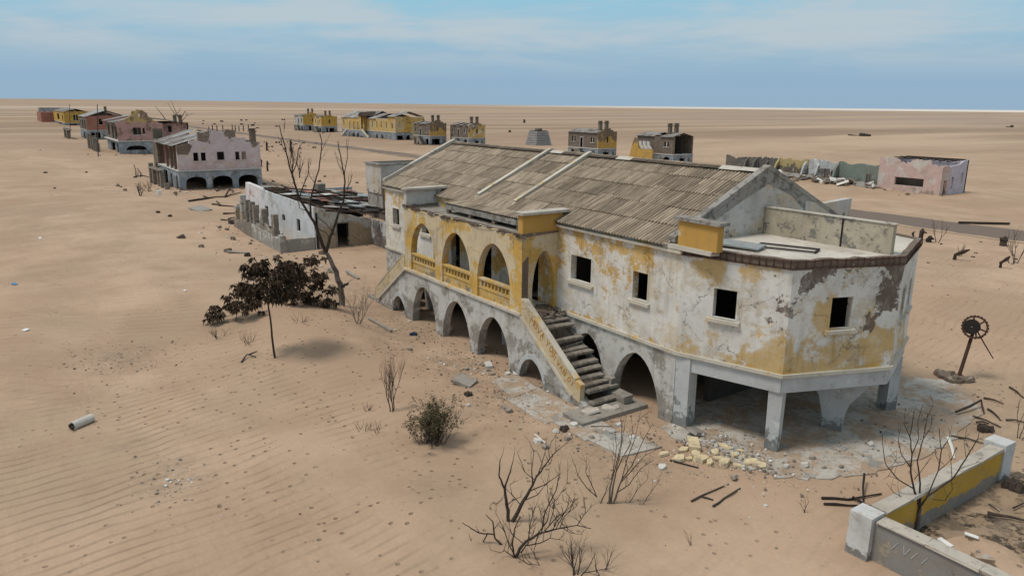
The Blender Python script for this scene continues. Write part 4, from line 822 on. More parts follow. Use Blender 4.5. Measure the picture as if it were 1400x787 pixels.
m_ = MB(); m_.add([(T(-258.9), vf-2.3, 7.7), (T(-254.2), vf-2.3, 7.7), (T(-256.5), vf-2.3, 9.0), (T(-256.5), vf+4, 9.3), (T(-258.9), vf+2, 7.7), (T(-254.2), vf+2, 7.7)], [(0, 1, 2), (0, 2, 3, 4), (1, 5, 3, 2)]); m_.build('porch_roof', M['dkwood'], tv, fix=False)
m_ = MB(); m_.wall((0, vf-2.02, 0), EX, EY, [(T(-275), -.8), (T(-250.2), -.8), (T(-250.2), .2), (T(-255.7), F_+.1), (T(-269.5), F_+.1), (T(-275), .2)], [parch(T(x), 2.6, -.7, .3, 1.7, 5) for x in (-267.2, -263.6, -259.8)] + [parch(T(x), 1.6, -.7, .0, .8, 4) for x in (-270.8, -256.4)], .3); m_.build('arcade_wall', M['hblue'], tv)
for a, b in ((-255.8, -250.2), (-269.6, -275)):
    m_ = MB(); m_.obox((T(a), vf-2.1, F_+.35), (T(b), vf-2.1, .25), .3, .75); m_.build('stair_parapet', M['ledge'], tv)
m_ = MB(); m_.box((T(-269.5), vf-2.1, F_-.05), (T(-255.7), vf, F_+.14)); m_.build('porch_floor', M['htrim'], tv)

# ------------------------------------------------------------------ near row of two-storey houses (pink ones)
C1 = (-111, 20.5)
h1 = empty('pink_house', (C1[0], C1[1], 0), 'nearest lilac pink two-storey house with three garage arches and stepped flaking parapet', 'house')
W1, L1, zf, zt = 11.3, 15.0, 2.62, 6.1
par = [(W1, 6.45), (9.4, 6.5), (9.3, 7.1), (8.0, 7.2), (7.95, 8.2), (6.6, 8.25), (6.5, 7.95), (4.3, 8.3), (4.25, 7.9), (2.9, 7.95), (2.85, 6.9), (1.7, 6.85), (1.6, 6.5), (0, 6.1)]
fh = [(2.1, 4.0, 2.75, 5.15), (3.1, 4.0, 3.75, 5.15), (5.25, 4.05, 6.25, 5.2), (7.75, 4.0, 8.35, 5.15), (8.65, 4.0, 9.25, 5.15)]
m_ = MB(); m_.wall((0, 0, 0), EY, (-1, 0, 0), [(0, zf+.15), (W1, zf+.15)] + [(W1, 6.45)] + [p for a, b in zip(par[1:], par[2:]+[None]) for p in ([a] + (jag(a, b, 3, .10)[1:-1] if b else []))], [rect(*q) for q in fh], .35); fwo = m_.build('front_wall', M['pink'], h1)
for q in ((2.0, 4.0, 3.85, 5.2), (5.25, 4.05, 6.25, 5.2), (7.6, 4.0, 9.35, 5.2)): window_parts(fwo, (0, 0, 0), EY, (-1, 0, 0), q, M['ledge'])
m_ = MB(); m_.wall((0, 0, 0), EY, (-1, 0, 0), rect(0, -.3, W1, zf), [[(a, max(b, .01)) for a, b in sarch(c, 2.75, 0, 1.0, 1.85)] for c in (2.2, 5.75, 9.3)], .35); m_.build('ground_storey_front', M['hblue'], h1)
m_ = MB(); m_.wall((.0, 0, 0), EY, (1, 0, 0), [(.1, 5.0)] + jag((1.5, 4.9), (2.0, 6.2), 5, .25) + [(1.4, 6.5), (.1, 6.0)], (), .02); m_.build('bare_masonry', M['hbrick'], h1)
m_ = MB(); m_.box((-L1, -.12, zf), (.16, W1+.1, zf+.14), .01); m_.build('ledge', M['htrim'], h1)
m_ = MB(); m_.wall((-.35, .002, 0), (-1, 0, 0), EY, [(0, -.3), (L1, -.3), (L1, zf-.01), (0, zf-.01)], [[(a, max(b, .01)) for a, b in sarch(1.4, 1.5, 0, 1.2, 2.0)], rect(4.5, .01, 6.0, 2.0), rect(8, .01, 11, 2.2)], .3); m_.build('ground_storey_side', M['hblue'], h1)
m_ = MB(); m_.wall((-.35, .9, 0), (-1, 0, 0), EY, rect(0, zf+.15, L1, zt-.05), [rect(1.2, 3.7, 2.0, 5.0), rect(3.0, 2.9, 4.2, 5.2), rect(7, 2.9, 8, 5.2), rect(10, 3.7, 11, 5)], .3); m_.build('side_wall', M['red'], h1)
for x in (.35, 2.6, 5.2, 8.3): m_ = MB(); m_.box((-x-.3, .02, zf+.15), (-x, .35, zt-.05)); m_.build('veranda_post', M['hbrick'], h1)
m_ = MB(); m_.box((-L1-3.6, .0, -.3), (-L1-2.2, 1.4, 7.9), .04); m_.build('corner_tower', M['hbrick'], h1)
m_ = MB(); m_.box((-L1-2.2, .0, zf+.15), (-L1+.1, .3, 6.4), .02); m_.box((-L1-.3, .3, -.3), (-L1, W1, 6.2)); m_.box((-L1, W1-.3, -.3), (-.35, W1, 6.35)); m_.build('back_wall', M['hbrick'], h1, kind='stuff')
m_ = MB(); m_.box((-L1, 4.5, -.3), (-2.0, 4.7, 6.2)); m_.build('room_partition', M['dark'], h1)
for (x, y, hh) in ((-2.6, -1.2, .9), (-5.2, -1.3, 2.2), (-7.9, -1.2, 2.2), (-10.6, -1.4, 2.3), (-13.2, -1.4, 3.0)):
    m_ = MB(); m_.box((x-.3, y-.3, -.3), (x+.3, y+.3, hh), .04); m_.build('pillar', M['pillar'], h1)
m_ = MB(); m_.box((-13.6, -1.7, 2.3), (-5.0, -1.1, 2.55), .05); m_.box((-13.6, -1.1, 2.3), (-13.1, -.1, 2.5), .05); m_.build('porch_beam', M['pillar'], h1, kind='stuff')
rs_ = random.Random(4)
for k in range(9):
    y0 = .0; x = -.5-k*1.7; rmt = M['hroof'] if k % 3 else M['hroof_w']
    m_ = MB(); dz = rs_.uniform(-.1, .1); w_ = 1.66
    a = (x-w_, -.5, 6.12+dz*.3); b = (x, -.5, 6.15+dz*.3); c_ = (x, 5.2, 7.85+dz); d_ = (x-w_, 5.2, 7.85+dz)
    if k in (2, 5): c_ = (x, 3.9, 7.4); d_ = (x-w_, 3.6, 7.3)
    m_.add([a, b, c_, d_] + [(p[0], p[1], p[2]-.05) for p in (a, b, c_, d_)], [(0, 1, 2, 3), (7, 6, 5, 4), (0, 4, 5, 1), (1, 5, 6, 2), (2, 6, 7, 3), (3, 7, 4, 0)]); m_.build('roof_sheet', rmt, h1)
    if k not in (3, 4): m_ = MB(); a = (x-w_, 11.6, 6.3); b = (x, 11.6, 6.3); m_.add([a, b, c_, d_] + [(p[0], p[1], p[2]-.05) for p in (a, b, c_, d_)], [(0, 1, 2, 3), (7, 6, 5, 4), (0, 4, 5, 1), (1, 5, 6, 2), (2, 6, 7, 3), (3, 7, 4, 0)]); m_.build('roof_sheet', M['hroof'], h1)
chimney(h1, -.9, 10.6, 5.6, 8.35, M['hbrick'], .38)

C2 = (-190.7, 23.2)
h2 = empty('pink_house', (C2[0], C2[1], 0), 'dusty pink house with a yellow ragged gable, second in the near row', 'house')
W2, L2, zf, zt = 9.5, 24, 3.1, 7.4
gab = [(W2, 7.2), (8.2, 7.6), (7.4, 8.1), (6.6, 8.9), (6.5, 9.6), (5.6, 10.1), (4.4, 10.2), (3.4, 9.8), (3.2, 9.0), (2.2, 8.3), (.9, 7.9), (0, 7.5)]
m_ = MB(); m_.wall((0, 0, 0), EY, (-1, 0, 0), [(0, zf+.2), (W2, zf+.2)] + [q for a, b in zip(gab, gab[1:]) for q in jag(a, b, 3, .25)[:-1]] + [gab[-1]], [rect(3.2, 4.6, 4.9, 6.2), rect(5.2, 4.8, 5.7, 6.1), rect(4.6, 8.5, 5.1, 9.2)], .4); fwo = m_.build('front_wall', M['pink2'], h2)
window_parts(fwo, (0, 0, 0), EY, (-1, 0, 0), (3.2, 4.6, 5.7, 6.2), M['htrim'])
m_ = MB(); m_.wall((0, 0, 0), EY, (-1, 0, 0), rect(0, -.6, 13.6, zf), [[(a, max(b, -.5)) for a, b in sarch(3.6, 4.2, 0, 1.3, 2.2)], rect(8.6, .0, 10.0, 2.4)], .4); m_.build('ground_storey_front', M['hblue'], h2)
m_ = MB(); m_.wall((-.2, 0, 0), EY, (-1, 0, 0), rect(1.5, -.5, 5.7, 1.2), (), .2); m_.build('infill_panel', M['hblue'], h2)
m_ = MB(); m_.box((-L2, -.15, zf), (.2, 13.7, zf+.2)); m_.build('ledge', M['htrim'], h2)
m_ = MB(); m_.wall((-.4, .5, 0), (-1, 0, 0), EY, rect(0, zf+.2, L2, zt-.2), [rect(1.5, 3.4, 8, 6.4), rect(10, 3.4, 13, 6.3), rect(17, 4, 20, 6.3)], .3); m_.build('side_wall', M['hbrick'], h2)
m_ = MB(); m_.wall((-.4, .5, 0), (-1, 0, 0), EY, rect(0, -.6, L2, zf-.01), [rect(2.0, -.5, 7, 2.4), rect(10, -.5, 17, 2.4)], .3); m_.build('ground_storey_side', M['hblue'], h2)
m_ = MB(); m_.wall((-2.0, W2, 0), EY, (-1, 0, 0), [(0, zf+.2), (6, zf+.2), (6, 7.2), (0, 7.0)], [rect(1.5, 5, 2.3, 6.5)], .3); m_.build('wing_wall', M['pink2'], h2)
m_ = MB(); m_.box((-L2, 15.2, -.6), (-2, 15.5, 7.1)); m_.box((-L2, .8, -.6), (-L2+.3, 15.2, 7.1)); m_.build('back_wall', M['hbrick'], h2, kind='stuff')
m_ = MB(); m_.box((-L2+.3, 5.0, -.6), (-2, 5.2, 7.2)); m_.build('room_partition', M['dark'], h2)
for (x, hh) in ((-6.0, 2.6), (-10, 3.6), (-15, 3.9), (-21, 4.2)):
    m_ = MB(); m_.box((x-.5, -4.2, -.8), (x+.5, -3.2, hh), .08); m_.build('pillar', M['pillar'], h2)
for k in range(11):
    x = -.6-k*2.15; w_ = 2.1; dz = rs_.uniform(-.25, .25)
    a = (x-w_, -.5, 7.35+dz*.4); b = (x, -.5, 7.4+dz*.4); c_ = (x, 5.5, 8.6+dz); d_ = (x-w_, 5.5, 8.6+dz)
    m_ = MB(); m_.add([a, b, c_, d_] + [(p[0], p[1], p[2]-.06) for p in (a, b, c_, d_)], [(0, 1, 2, 3), (7, 6, 5, 4), (0, 4, 5, 1), (1, 5, 6, 2), (2, 6, 7, 3), (3, 7, 4, 0)])
    if k not in (2, 6): m_.build('roof_sheet', M['hroof_w'], h2)
    a = (x-w_, 15.8, 7.2); b = (x, 15.8, 7.2)
    if k not in (1, 5, 7): m_ = MB(); m_.add([a, b, c_, d_] + [(p[0], p[1], p[2]-.06) for p in (a, b, c_, d_)], [(0, 1, 2, 3), (7, 6, 5, 4), (0, 4, 5, 1), (1, 5, 6, 2), (2, 6, 7, 3), (3, 7, 4, 0)]); m_.build('roof_sheet', M['hroof'], h2)
for dy in (12.8, 14.0): chimney(h2, -2.6, dy, 6.8, 9.0, M['hbrick'], .35)
m_ = MB(); m_.box((-24, -4.5, -.25), (6.0, .0, .22), .05); tag(mobj('kerb_slab', m_.mesh('kerb_slab', M['slab']), h2))

h3 = house('red and grey house with pale sheet roof, third in the near row', (-275.4, 25), 22, 12.0, 2.8, 7.1, 7.6, 'red', 'hbrick', 'hroof_w', front_holes=[(3.6, 4.6, 4.6, 6.4)], side_holes=[(2, 3.4, 6, 6.2), (9, 3.4, 13, 6.2), (16, 4, 18, 6)], fg=[rect(.8, 1.0, 2.0, 2.2), rect(2.4, .4, 3.6, 2.2)], sg=[rect(2, -.6, 5, 2.2), rect(7, -.6, 12, 2.2)], chim=1, zch=10.3, ridge=9.2, stair=False, seed=15, edge=.3)
for x in (-8, -13, -18): m_ = MB(); m_.box((x-.6, -5.2, -.8), (x+.6, -4.2, 3.3), .08); m_.build('pillar', M['pillar'], h3)
m_ = MB(); m_.box((-19, -5.3, 2.8), (-2, -4.1, 3.1), .08); m_.build('porch_beam', M['pillar'], h3)
h4 = house('farthest house of the near row with yellow and brick-red walls', (-434, 30.1), 75, 11, 1.2, 6.6, 6.9, 'hyelf', 'hyelf', 'hroof', front_holes=[(4, 2.6, 6, 5.2)], side_holes=[(6, 2.2, 12, 5.2), (30, 2.4, 44, 5.4)], fg=[rect(2, -.6, 5, .9)], sg=[rect(20, -.6, 35, .9)], chim=0, zch=9.5, ridge=8.2, stair=False, seed=17, edge=.3)
m_ = MB(); m_.box((-118, -6, -.6), (-72, 8, 5.4), .2); m_.build('red_wing', M['red'], h4)
m_ = MB(); m_.box((-100, -6, 5.4), (-92, 9, 8.0), .2); m_.build('roof_block', M['hroof_w'], h4)

# ------------------------------------------------------------------ white single-storey building with brick enclosure
wb = empty('white_building', (-60, 21.2, 0), 'long grimy white single-storey building with collapsed sheet roof left of the villa', 'building')
top1 = [(0, 3.6)] + jag((0, 3.6), (-14.8, 3.72), 14, .05)[1:-1] + [(-14.8, 3.75)]
m_ = MB(); m_.wall((0, 0, 0), (-1, 0, 0), EY, [(-a, z) for a, z in [(0, -.4), (-14.8, -.4)]] + [(-a, z) for a, z in reversed(top1)], [rect(1.9+.0+1.6, 1.0, 4.4, 2.1), rect(7.6, 1.4, 8.5, 2.0), rect(12.7, 1.1, 13.7, 2.2)], .14); m_.build('white_wall', M['whitewall'], wb)
m_ = MB(); m_.wall((-14.8, 0, 0), (-1, 0, 0), EY, [(0, -.4), (5.6, -.4), (5.6, 2.0), (5.5, 3.0), (5.3, 3.9), (3.0, 3.85), (1.2, 3.8), (0, 3.75)], (), .4); m_.build('pink_edged_wall', M['pinkwhite'], wb)
# sand-brick wall with doorway, built of courses
m_ = MB(); m_.wall((0, .4, 0), EY, (-1, 0, 0), [(0, -.4), (4.7, -.4), (4.7, 2.25)] + jag((4.7, 2.25), (0, 3.5), 9, .10)[1:-1] + [(0, 3.5)], [rect(1.6, -.02, 2.6, 2.05)], .35); bwo = m_.build('brick_wall', M['mudbrick'], wb)
rb = random.Random(12); bm_ = None
for row in range(7):
    y = .42 + (.28 if row % 2 else 0)
    while y < 5.0:
        z = -.05+row*.225
        if not (1.5 < y+.25 and y < 2.68+.0) and not rb.random() < .08*row:
            if bm_ is None: b_ = MB(); b_.box((0, 0, 0), (.03, .52, .20), .006); bm_ = b_.mesh('brick', M['mudbrick'])
            o = mobj('brick', bm_, bwo); o.location = (rb.uniform(-.012, .006), y, z)
        y += .56
m_ = MB(); m_.wall((.02, .4, 0), EY, (-1, 0, 0), [(1.48, -.3), (1.6, -.3), (1.6, 2.05), (2.6, 2.05), (2.6, -.3), (2.72, -.3), (2.72, 2.16), (1.48, 2.16)], (), .3); m_.build('door_frame', M['pillar'], bwo)
m_ = MB(); m_.wall((.0, 5.1, 0), EX, EY, [(0, -.4), (3.9, -.4), (3.9, 2.3)] + jag((3.9, 2.3), (0, 2.2), 7, .12)[1:-1] + [(0, 2.2)], (), .3); m_.build('white_wall', M['ruinwhite'], wb)
m_ = MB(); m_.box((3.6, 5.4, -.4), (3.9, 12, 2.3)); m_.box((-20, 11.8, -.4), (3.6, 12.1, 2.3)); m_.box((-20.4, .4, -.4), (-20.1, 11.8, 2.8)); m_.build('back_wall', M['ruinwhite'], wb, kind='stuff')
m_ = MB(); m_.box((-20, 4.4, -.4), (-.4, 4.6, 2.9)); m_.build('room_partition', M['dark'], wb)
m_ = MB(); m_.box((-20, .42, 2.95), (-.38, 4.4, 3.02)); m_.build('ceiling', M['rim'], wb)  # added dark sheet, blocks sky light so windows and doorway stay dark
for k in range(11):   # roof frame: thin rafters
    x = -19.5+k*2.1; m_ = MB(); m_.obox((x, .5, 3.45), (x, 11.6, 2.25), .12, .14); m_.build('rafter', M['dkwood'], wb)
for k in range(6): y = 1.2+k*2.0; m_ = MB(); m_.obox((-20, y, 3.52-(y-.5)*.108), (3.4, y, 3.45-(y-.5)*.108), .08, .08); m_.build('purlin', M['rust'], wb)
for k in range(64):
    x = rb.uniform(-19.5, 2.6); y = rb.uniform(.8, 10.8)
    m_ = MB(); w_, l_ = rb.uniform(.6, 1.5), rb.uniform(.7, 2.0); m_.box((-w_/2, -l_/2, 0), (w_/2, l_/2, .03), .02)
    o = m_.build('roof_sheet', rb.choice([M['hroof_w'], M['hroof_w'], M['steelg'], M['black_iron'], M['hroof'], M['rust'], M['wchunk'], M['red']]), wb); o.location = (x, y, 3.58-(y-.5)*.108+rb.uniform(0, .10)); o.rotation_euler = (-.1+rb.uniform(-.12, .12), rb.uniform(-.12, .12), rb.uniform(-.5, .5))
# dark compound wall and brick stubs behind
m_ = MB(); m_.wall((-82, 33.5, 0), EX, EY, [(0, -.3), (26, -.3), (26, 1.6), (14, 1.9), (0, 2.0)], (), .3); tag(m_.build('compound_wall', M['ruindark']), 'low soot-grey compound wall running behind the white building', 'wall')
for x, y, h_, l_ in ((-79.5, 29.0, 3.4, 'tall narrow brick stub standing behind the white building'), (-76.2, 29.6, 2.9, 'short pale brick stub right of the tall one behind the white building')):
    m_ = MB(); m_.box((x-.6, y-.4, -.3), (x+.6, y+.4, h_), .05); tag(m_.build('brick_stub', M['pillar'] if x < -78 else M['lowwall']), l_, 'wall stub')
# low enclosure wall with pillar stumps
ew = empty('enclosure_wall', (-60, 18.3, 0), 'ruined low grey wall with rough pillar stumps in front of the white building', 'wall')
m_ = MB(); m_.wall((0, 0, 0), (-1, 0, 0), EY, [(0, -.4), (8.2, -.4)] + jag((8.2, 1.35), (0, 1.15), 8, .06), (), .35); m_.build('wall_run', M['lowwall'], ew)
m_ = MB(); m_.wall((-8.2, 0, 0), (-1, 0, 0), EY, [(0, -.4), (6.2, -.4)] + jag((6.2, 1.2), (0, 1.5), 8, .25), (), .35); m_.build('wall_run', M['pillar'], ew)
m_ = MB(); m_.wall((0, .36, 0), EY, (-1, 0, 0), [(0, -.4), (2.6, -.4)] + jag((2.6, 1.05), (0, 1.1), 5, .05), (), .35); m_.build('wall_run', M['lowwall'], ew)
m_ = MB(); m_.box((-.42, -.05, -.4), (.06, .42, 1.45), .03); m_.build('corner_pillar', M['lowwall'], ew)
for x, z1_, w_ in ((-1.9, 2.95, .55), (-4.9, 3.1, .55), (-7.6, 3.1, .6), (-8.5, 3.3, .5), (-10.0, 3.3, .45), (-11.6, 3.6, .7), (-13.6, 2.4, .5)):
    m_ = MB(); n = 5; zz = -.4
    for k in range(n): z2 = zz+(z1_+.4)/n; m_.box((x-w_/2, .02, zz), (x+w_/2, .5, z2-.01), .05); zz = z2
    m_.build('pillar_stump', M['pillar'] if x > -11 else M['mudbrick'], ew, kind='stuff')
m_ = MB(); m_.wall((-2.0, .1, 0), (-1, 0, 0), EY, [(0, 1.0), (3.2, 1.1), (3.0, 2.2), (2.0, 1.5), (1.0, 1.35), (.3, 2.0)], (), .25); m_.wall((-5.2, .1, 0), (-1, 0, 0), EY, [(0, 1.0), (2.6, 1.1), (2.5, 1.6), (1.2, 1.3), (.3, 2.4)], (), .25); m_.build('broken_infill', M['pillar'], ew, kind='stuff')

# ------------------------------------------------------------------ ruined terrace on the right with pink end house
rw = empty('ruined_terrace', (-61, 108.8, 0), 'row of roofless sooty coloured walls ending at the pale pink house', 'wall')
segs = [(-89.9, -85.6, 'ruindark', [(0, -.3), (4.3, .8), (4.3, 3.5), (2.6, 3.3), (2.1, 2.9), (1.6, 3.3), (.2, 3.7), (0, 3.6)]), (-84.9, -82.9, 'ruindark', None), (-82.8, -80.9, 'ruindark', None), (-80.8, -78.7, 'ruindark', None), (-78.6, -73.2, 'ruinyel', None), (-73.1, -71.2, 'whitewall', None), (-71.1, -67.8, 'ruinwhite', None), (-67.7, -61.0, 'ruingreen', None)]
for i, (x0, x1, mt, ol_) in enumerate(segs):
    w_ = x1-x0
    ol_ = ol_ or [(0, -.4), (w_, -.4)] + jag((w_, 3.65+.2*(i > 3)), (0, 3.6+.3*(i > 3)), 9, .42)
    hl = []
    if mt == 'ruinwhite': hl = [rect(.9, .8, 1.9, 2.6), rect(2.1, .6, 3.1, 2.3)]
    if mt == 'ruingreen': hl = [rect(4.6, .0, 5.4, 2.3)]
    m_ = MB(); m_.wall((x0+61, .01*i, 0), EX, EY, ol_, hl, .35); m_.build('wall_segment', M[mt], rw)
    if i:
        m_ = MB(); m_.wall((x0+61, -1.2-.4*(i % 3), 0), EY, (-1, 0, 0), [(0, -.4), (1.6, -.4), (1.6, 3.5), (.9, 2.9), (.4, 1.6), (0, .8)], (), .3); m_.build('cross_wall', M[mt if mt != 'whitewall' else 'ruinwhite'], rw)
m_ = MB(); m_.box((-24, 5.5, -.4), (.0, 5.8, 2.4), .03); m_.build('rear_wall', M['ruindark'], rw)
ph = empty('pink_ruin', (-52.0, 108.8, 0), 'pale pink roofless end house with one wide dark window at the right', 'house')
m_ = MB(); m_.wall((0, -.0, 0), (-1, 0, 0), EY, [(0, -.3), (9.2, -.3), (9.2, 3.6), (9.0, 3.8), (9.25, 4.1), (9.2, 5.0), (6.8, 5.05), (6.75, 4.8), (6.3, 4.75), (6.1, 4.35), (5.8, 4.45), (5.4, 4.2), (5.0, 4.45), (4.6, 4.4), (4.4, 4.75), (3.9, 4.95), (3.0, 4.85), (2.2, 4.95), (1.75, 4.9), (1.6, 4.3), (1.2, 4.35), (.9, 4.1), (.4, 4.25), (0, 4.05)], [rect(2.4, 1.1, 6.6, 2.25)], .35); m_.build('front_wall', M['ruinpink'], ph)
m_ = MB(); m_.wall((0, .35, 0), EY, (-1, 0, 0), [(0, -.3), (1.9, -.3), (1.9, 4.0), (1.1, 4.25), (0, 4.2)], [rect(.5, -.1, 1.3, 2.2)], .3); m_.build('side_wall', M['ruinpink'], ph)
m_ = MB(); m_.wall((0, 2.3, 0), EY, (-1, 0, 0), [(0, -.3), (5.0, -.3), (5.0, 4.9), (3.4, 4.7), (2.6, 4.3), (0, 4.1)], [rect(.3, .9, 1.2, 2.6), rect(3.3, 1.6, 3.9, 3.1)], .3); m_.build('side_wall', M['ruinlilac'], ph)
m_ = MB(); m_.box((-9.2, 7.0, -.3), (0, 7.3, 4.9)); m_.box((-9.2, .4, -.3), (-8.9, 7, 4.6)); m_.build('back_wall', M['ruinlilac'], ph, kind='stuff')
m_ = MB(); m_.box((-8.8, 2.2, -.3), (-.4, 2.35, 3.6)); m_.build('room_partition', M['dark'], ph)
for k in range(8): m_ = MB(); x = -8.6+k*1.15; m_.obox((x, 2.0, 4.75), (x, 7.1, 4.9), .12, .14); m_.build('rafter', M['dkwood'], ph)
for k in range(3): m_ = MB(); y = 3+k*1.8; m_.obox((-8.8, y, 4.95), (0, y, 4.95), .1, .1); m_.build('purlin', M['dkwood'], ph)

# ------------------------------------------------------------------ foreground yellow enclosure (bottom right)
fe = empty('garden_wall', (-9.2, 18.4, 0), 'low boundary wall with ochre inner face and white corner pillars, bottom right', 'wall')
m_ = MB(); m_.box((-.34, .36, -.3), (-.012, 7.5, 1.20)); m_.build('wall_run', M['fg_out'], fe)
m_ = MB(); m_.box((-.012, .37, .0), (.012, 7.5, 1.198)); m_.build('ochre_render', M['fg_yel'], fe)
m_ = MB(); m_.box((.02, -.06, -.3), (9.0, .26, 1.15)); m_.build('wall_run', M['fg_out'], fe)
m_ = MB(); 
for k in range(5): m_.box((-.40, .45+k*1.41, 1.20), (.06, .45+k*1.41+1.39, 1.27), .022)
m_.build('coping', M['fg_cop'], fe, kind='stuff')
m_ = MB()
for k in range(7): m_.box((.08+k*1.3, -.11, 1.15), (.08+k*1.3+1.285, .31, 1.22), .022)
m_.build('coping', M['fg_cop'], fe, kind='stuff')
m_ = MB(); m_.box((-.62, -.25, -.3), (.02, .42, 1.27), .015); m_.build('corner_pillar', M['fg_wht'], fe)
m_ = MB(); m_.box((-.60, 7.5, -.3), (.08, 8.2, 1.36), .015); m_.build('corner_pillar', M['fg_wht'], fe)
scrawl(fe, Vector((.55, -.068, .62)), (1, 0, -.02), (0.15, 0, 1), M['scr_g'], '/V//', .26, .012, 2)
scrawl(fe, Vector((2.55, -.068, .40)), (1, 0, -.02), (0.1, 0, 1), M['scr_v'], '@ /I', .30, .012, 2)
def soilz(x, y): return .03+.07*noise.noise(Vector((x*.6, y*.6, 2)))
m_ = MB(); nx_, ny_ = 30, 36
for j in range(ny_+1):
    for i in range(nx_+1):
        x = -9.2+i*.4; y = 18.6+j*.4; m_.v.append((x, y, soilz(x, y) - (.6*sm(26.6, 30.5, y))))
for j in range(ny_):
    for i in range(nx_): a = j*(nx_+1)+i; m_.f.append((a, a+1, a+nx_+2, a+nx_+1))
M['soil'] = weather('dark_littered_soil', (.33, .235, .155), [((.035, .028, .022), .55, .54, .02, None), ((.20, .15, .105), 1.6, .56, .06, None)], 47.3, .5, .9)
tag(m_.build('soil', M['soil'], smooth=True, fix=False), kind='structure')

# ------------------------------------------------------------------ plants
def limb(mb, P0, pts, r0, r1, off0=0.0, off1=None, n=5):
    off1 = off0 if off1 is None else off1; k = len(pts)
    P = [atdepth(x, y, P0, off0+(off1-off0)*i/max(1, k-1)) for i, (x, y) in enumerate(pts)]
    Q = []; rr = []
    for i in range(k-1):
        for j in range(3):
            t = j/3.0; Q.append(P[i].lerp(P[i+1], t) + Vector([rng.uniform(-1, 1)*r0*.35 for _ in range(3)])*(0 if i == 0 and j == 0 else 1)); rr.append(r0+(r1-r0)*(i+t)/(k-1))
    Q.append(P[-1]); rr.append(r1); mb.tube(Q, rr, n); return Q
def grow(mb, p, d, ln, r, lv, rg, wob=.35, nb=3, up=.15, tips=None, spread=.7, taper=.55):
    """recursive bare branch"""
    pts = [p]; rad = [r]; q = p.copy(); dd = d.normalized(); n = 4 if lv else 3
    for i in range(n):
        dd = (dd + Vector([rg.uniform(-1, 1)*wob*.5 for _ in range(3)]) + UP*up*.3).normalized(); q = q+dd*ln/n; pts.append(q.copy()); rad.append(r*(1-(1-taper)*(i+1)/n))
    mb.tube(pts, rad, 4 if lv < 2 else 5, cap=False)
    if lv <= 0:
        if tips is not None: tips.append((q, dd))
        return
    for k in range(nb):
        i = rg.randint(1, n) if k else n
        a = Vector([rg.uniform(-1, 1) for _ in range(3)]); nd_ = (dd + a*spread + UP*up).normalized()
        grow(mb, pts[i], nd_, ln*rg.uniform(.5, .8), rad[i]*.72, lv-1, rg, wob, nb, up, tips, spread, taper)
def bare(name, lab, cat, base, h, stems, lv, mat, seed, lean=.5, group=None, r=.03, nb=3, up=.25, wob=.35, spread=.6, frac=.5):
    rg = random.Random(seed); e = empty(name, base, lab, cat, group); m_ = MB(); mt = MB()
    for k in range(stems):
        a = rg.uniform(0, 6.28); l_ = lean*rg.uniform(.3, 1.2) if stems > 1 else lean*.3
        d = Vector((math.cos(a)*l_, math.sin(a)*l_, 1)); p = Vector((math.cos(a)*.06, math.sin(a)*.06, -.15))
        top = p + d.normalized()*h*frac*.55
        mt.tube([p, p.lerp(top, .5)+Vector((rg.uniform(-.03, .03), rg.uniform(-.03, .03), 0)), top], [r*1.25, r, r*.85], 5)
        for j in range(2 if stems > 1 else 3): grow(m_, top if j < 2 else p.lerp(top, .6), d.normalized()+Vector([rg.uniform(-1, 1)*spread*.6 for _ in range(3)]), h*frac*rg.uniform(.7, 1), r*.75, lv, rg, wob, nb, up, None, spread)
    mt.build('stem' if h < 3.2 else 'trunk', mat, e); m_.build('branches', mat, e); return e
def leaves(mb, p, d, rg, n=14, ln=.20, wd=.06, droop=.5):
    for k in range(n):
        a = rg.uniform(0, 6.28); el = rg.uniform(-.7, .6); v = Vector((math.cos(a)*math.cos(el), math.sin(a)*math.cos(el), math.sin(el)-droop*.4)).normalized()
        s_ = v.cross(UP); s_ = (s_.normalized() if s_.length > .01 else Vector((1, 0, 0)))*wd*rg.uniform(.7, 1.3); l_ = ln*rg.uniform(.7, 1.3); o = p+v*.03+Vector([rg.uniform(-.05, .05) for _ in range(3)])
        mid = o+v*l_*.5; tip = o+v*l_-UP*l_*droop
        mb.add([o, mid-s_, tip, mid+s_*.9+UP*.01], [(0, 1, 2), (0, 2, 3)])
def leafy(name, lab, cat, base, trunk, blobs, seed, group=None, r=.05, P0=None, dens=1.0):
    """trunk: px polyline; blobs: (px, py, rx_px, ry_px, depth offset)"""
    rg = random.Random(seed); e = empty(name, base, lab, cat, group); P0 = P0 or base; inv = -Vector(base)
    mt = MB(); mc = MB(); mb_ = MB()
    if trunk: Q = limb(mt, P0, trunk, r, r*.55)
    else: Q = [Vector(base)]
    D = (P0-CAM).dot(FH); spx = D/1013.0
    for (x, y, rx, ry, off_) in blobs:
        c = atdepth(x, y, P0, off_); st = Q[-1]
        mb_.tube([st, st.lerp(c, .5)+Vector((0, 0, -.1)), c], [r*.5, r*.38, r*.2], 4)
        n = int(dens*max(10, rx*ry/13.0))
        for k in range(n):
            while True:
                v = Vector([rg.uniform(-1, 1) for _ in range(3)])
                if .25 < v.length < 1: break
            if noise.noise(v*2.0+c) < -.06: continue
            p = c + RH*v.x*rx*spx + UP*v.y*ry*spx + FH*v.z*rx*spx*.9
            mb_.tube([c.lerp(p, .35)+Vector([rg.uniform(-.05, .05) for _ in range(3)]), p], [.012, .007], 3, cap=False)
            leaves(mc, p, v, rg, 16, .23, .055, .55)
    for mm in (mt, mb_, mc): mm.v = [tuple(Vector(q)+inv) for q in mm.v]
    if mt.v: mt.build('trunk', M['bark_dk'], e)
    mb_.build('branches', M['bark_dk'], e); o = mc.build('foliage', M['leaf'], e, fix=False); return e

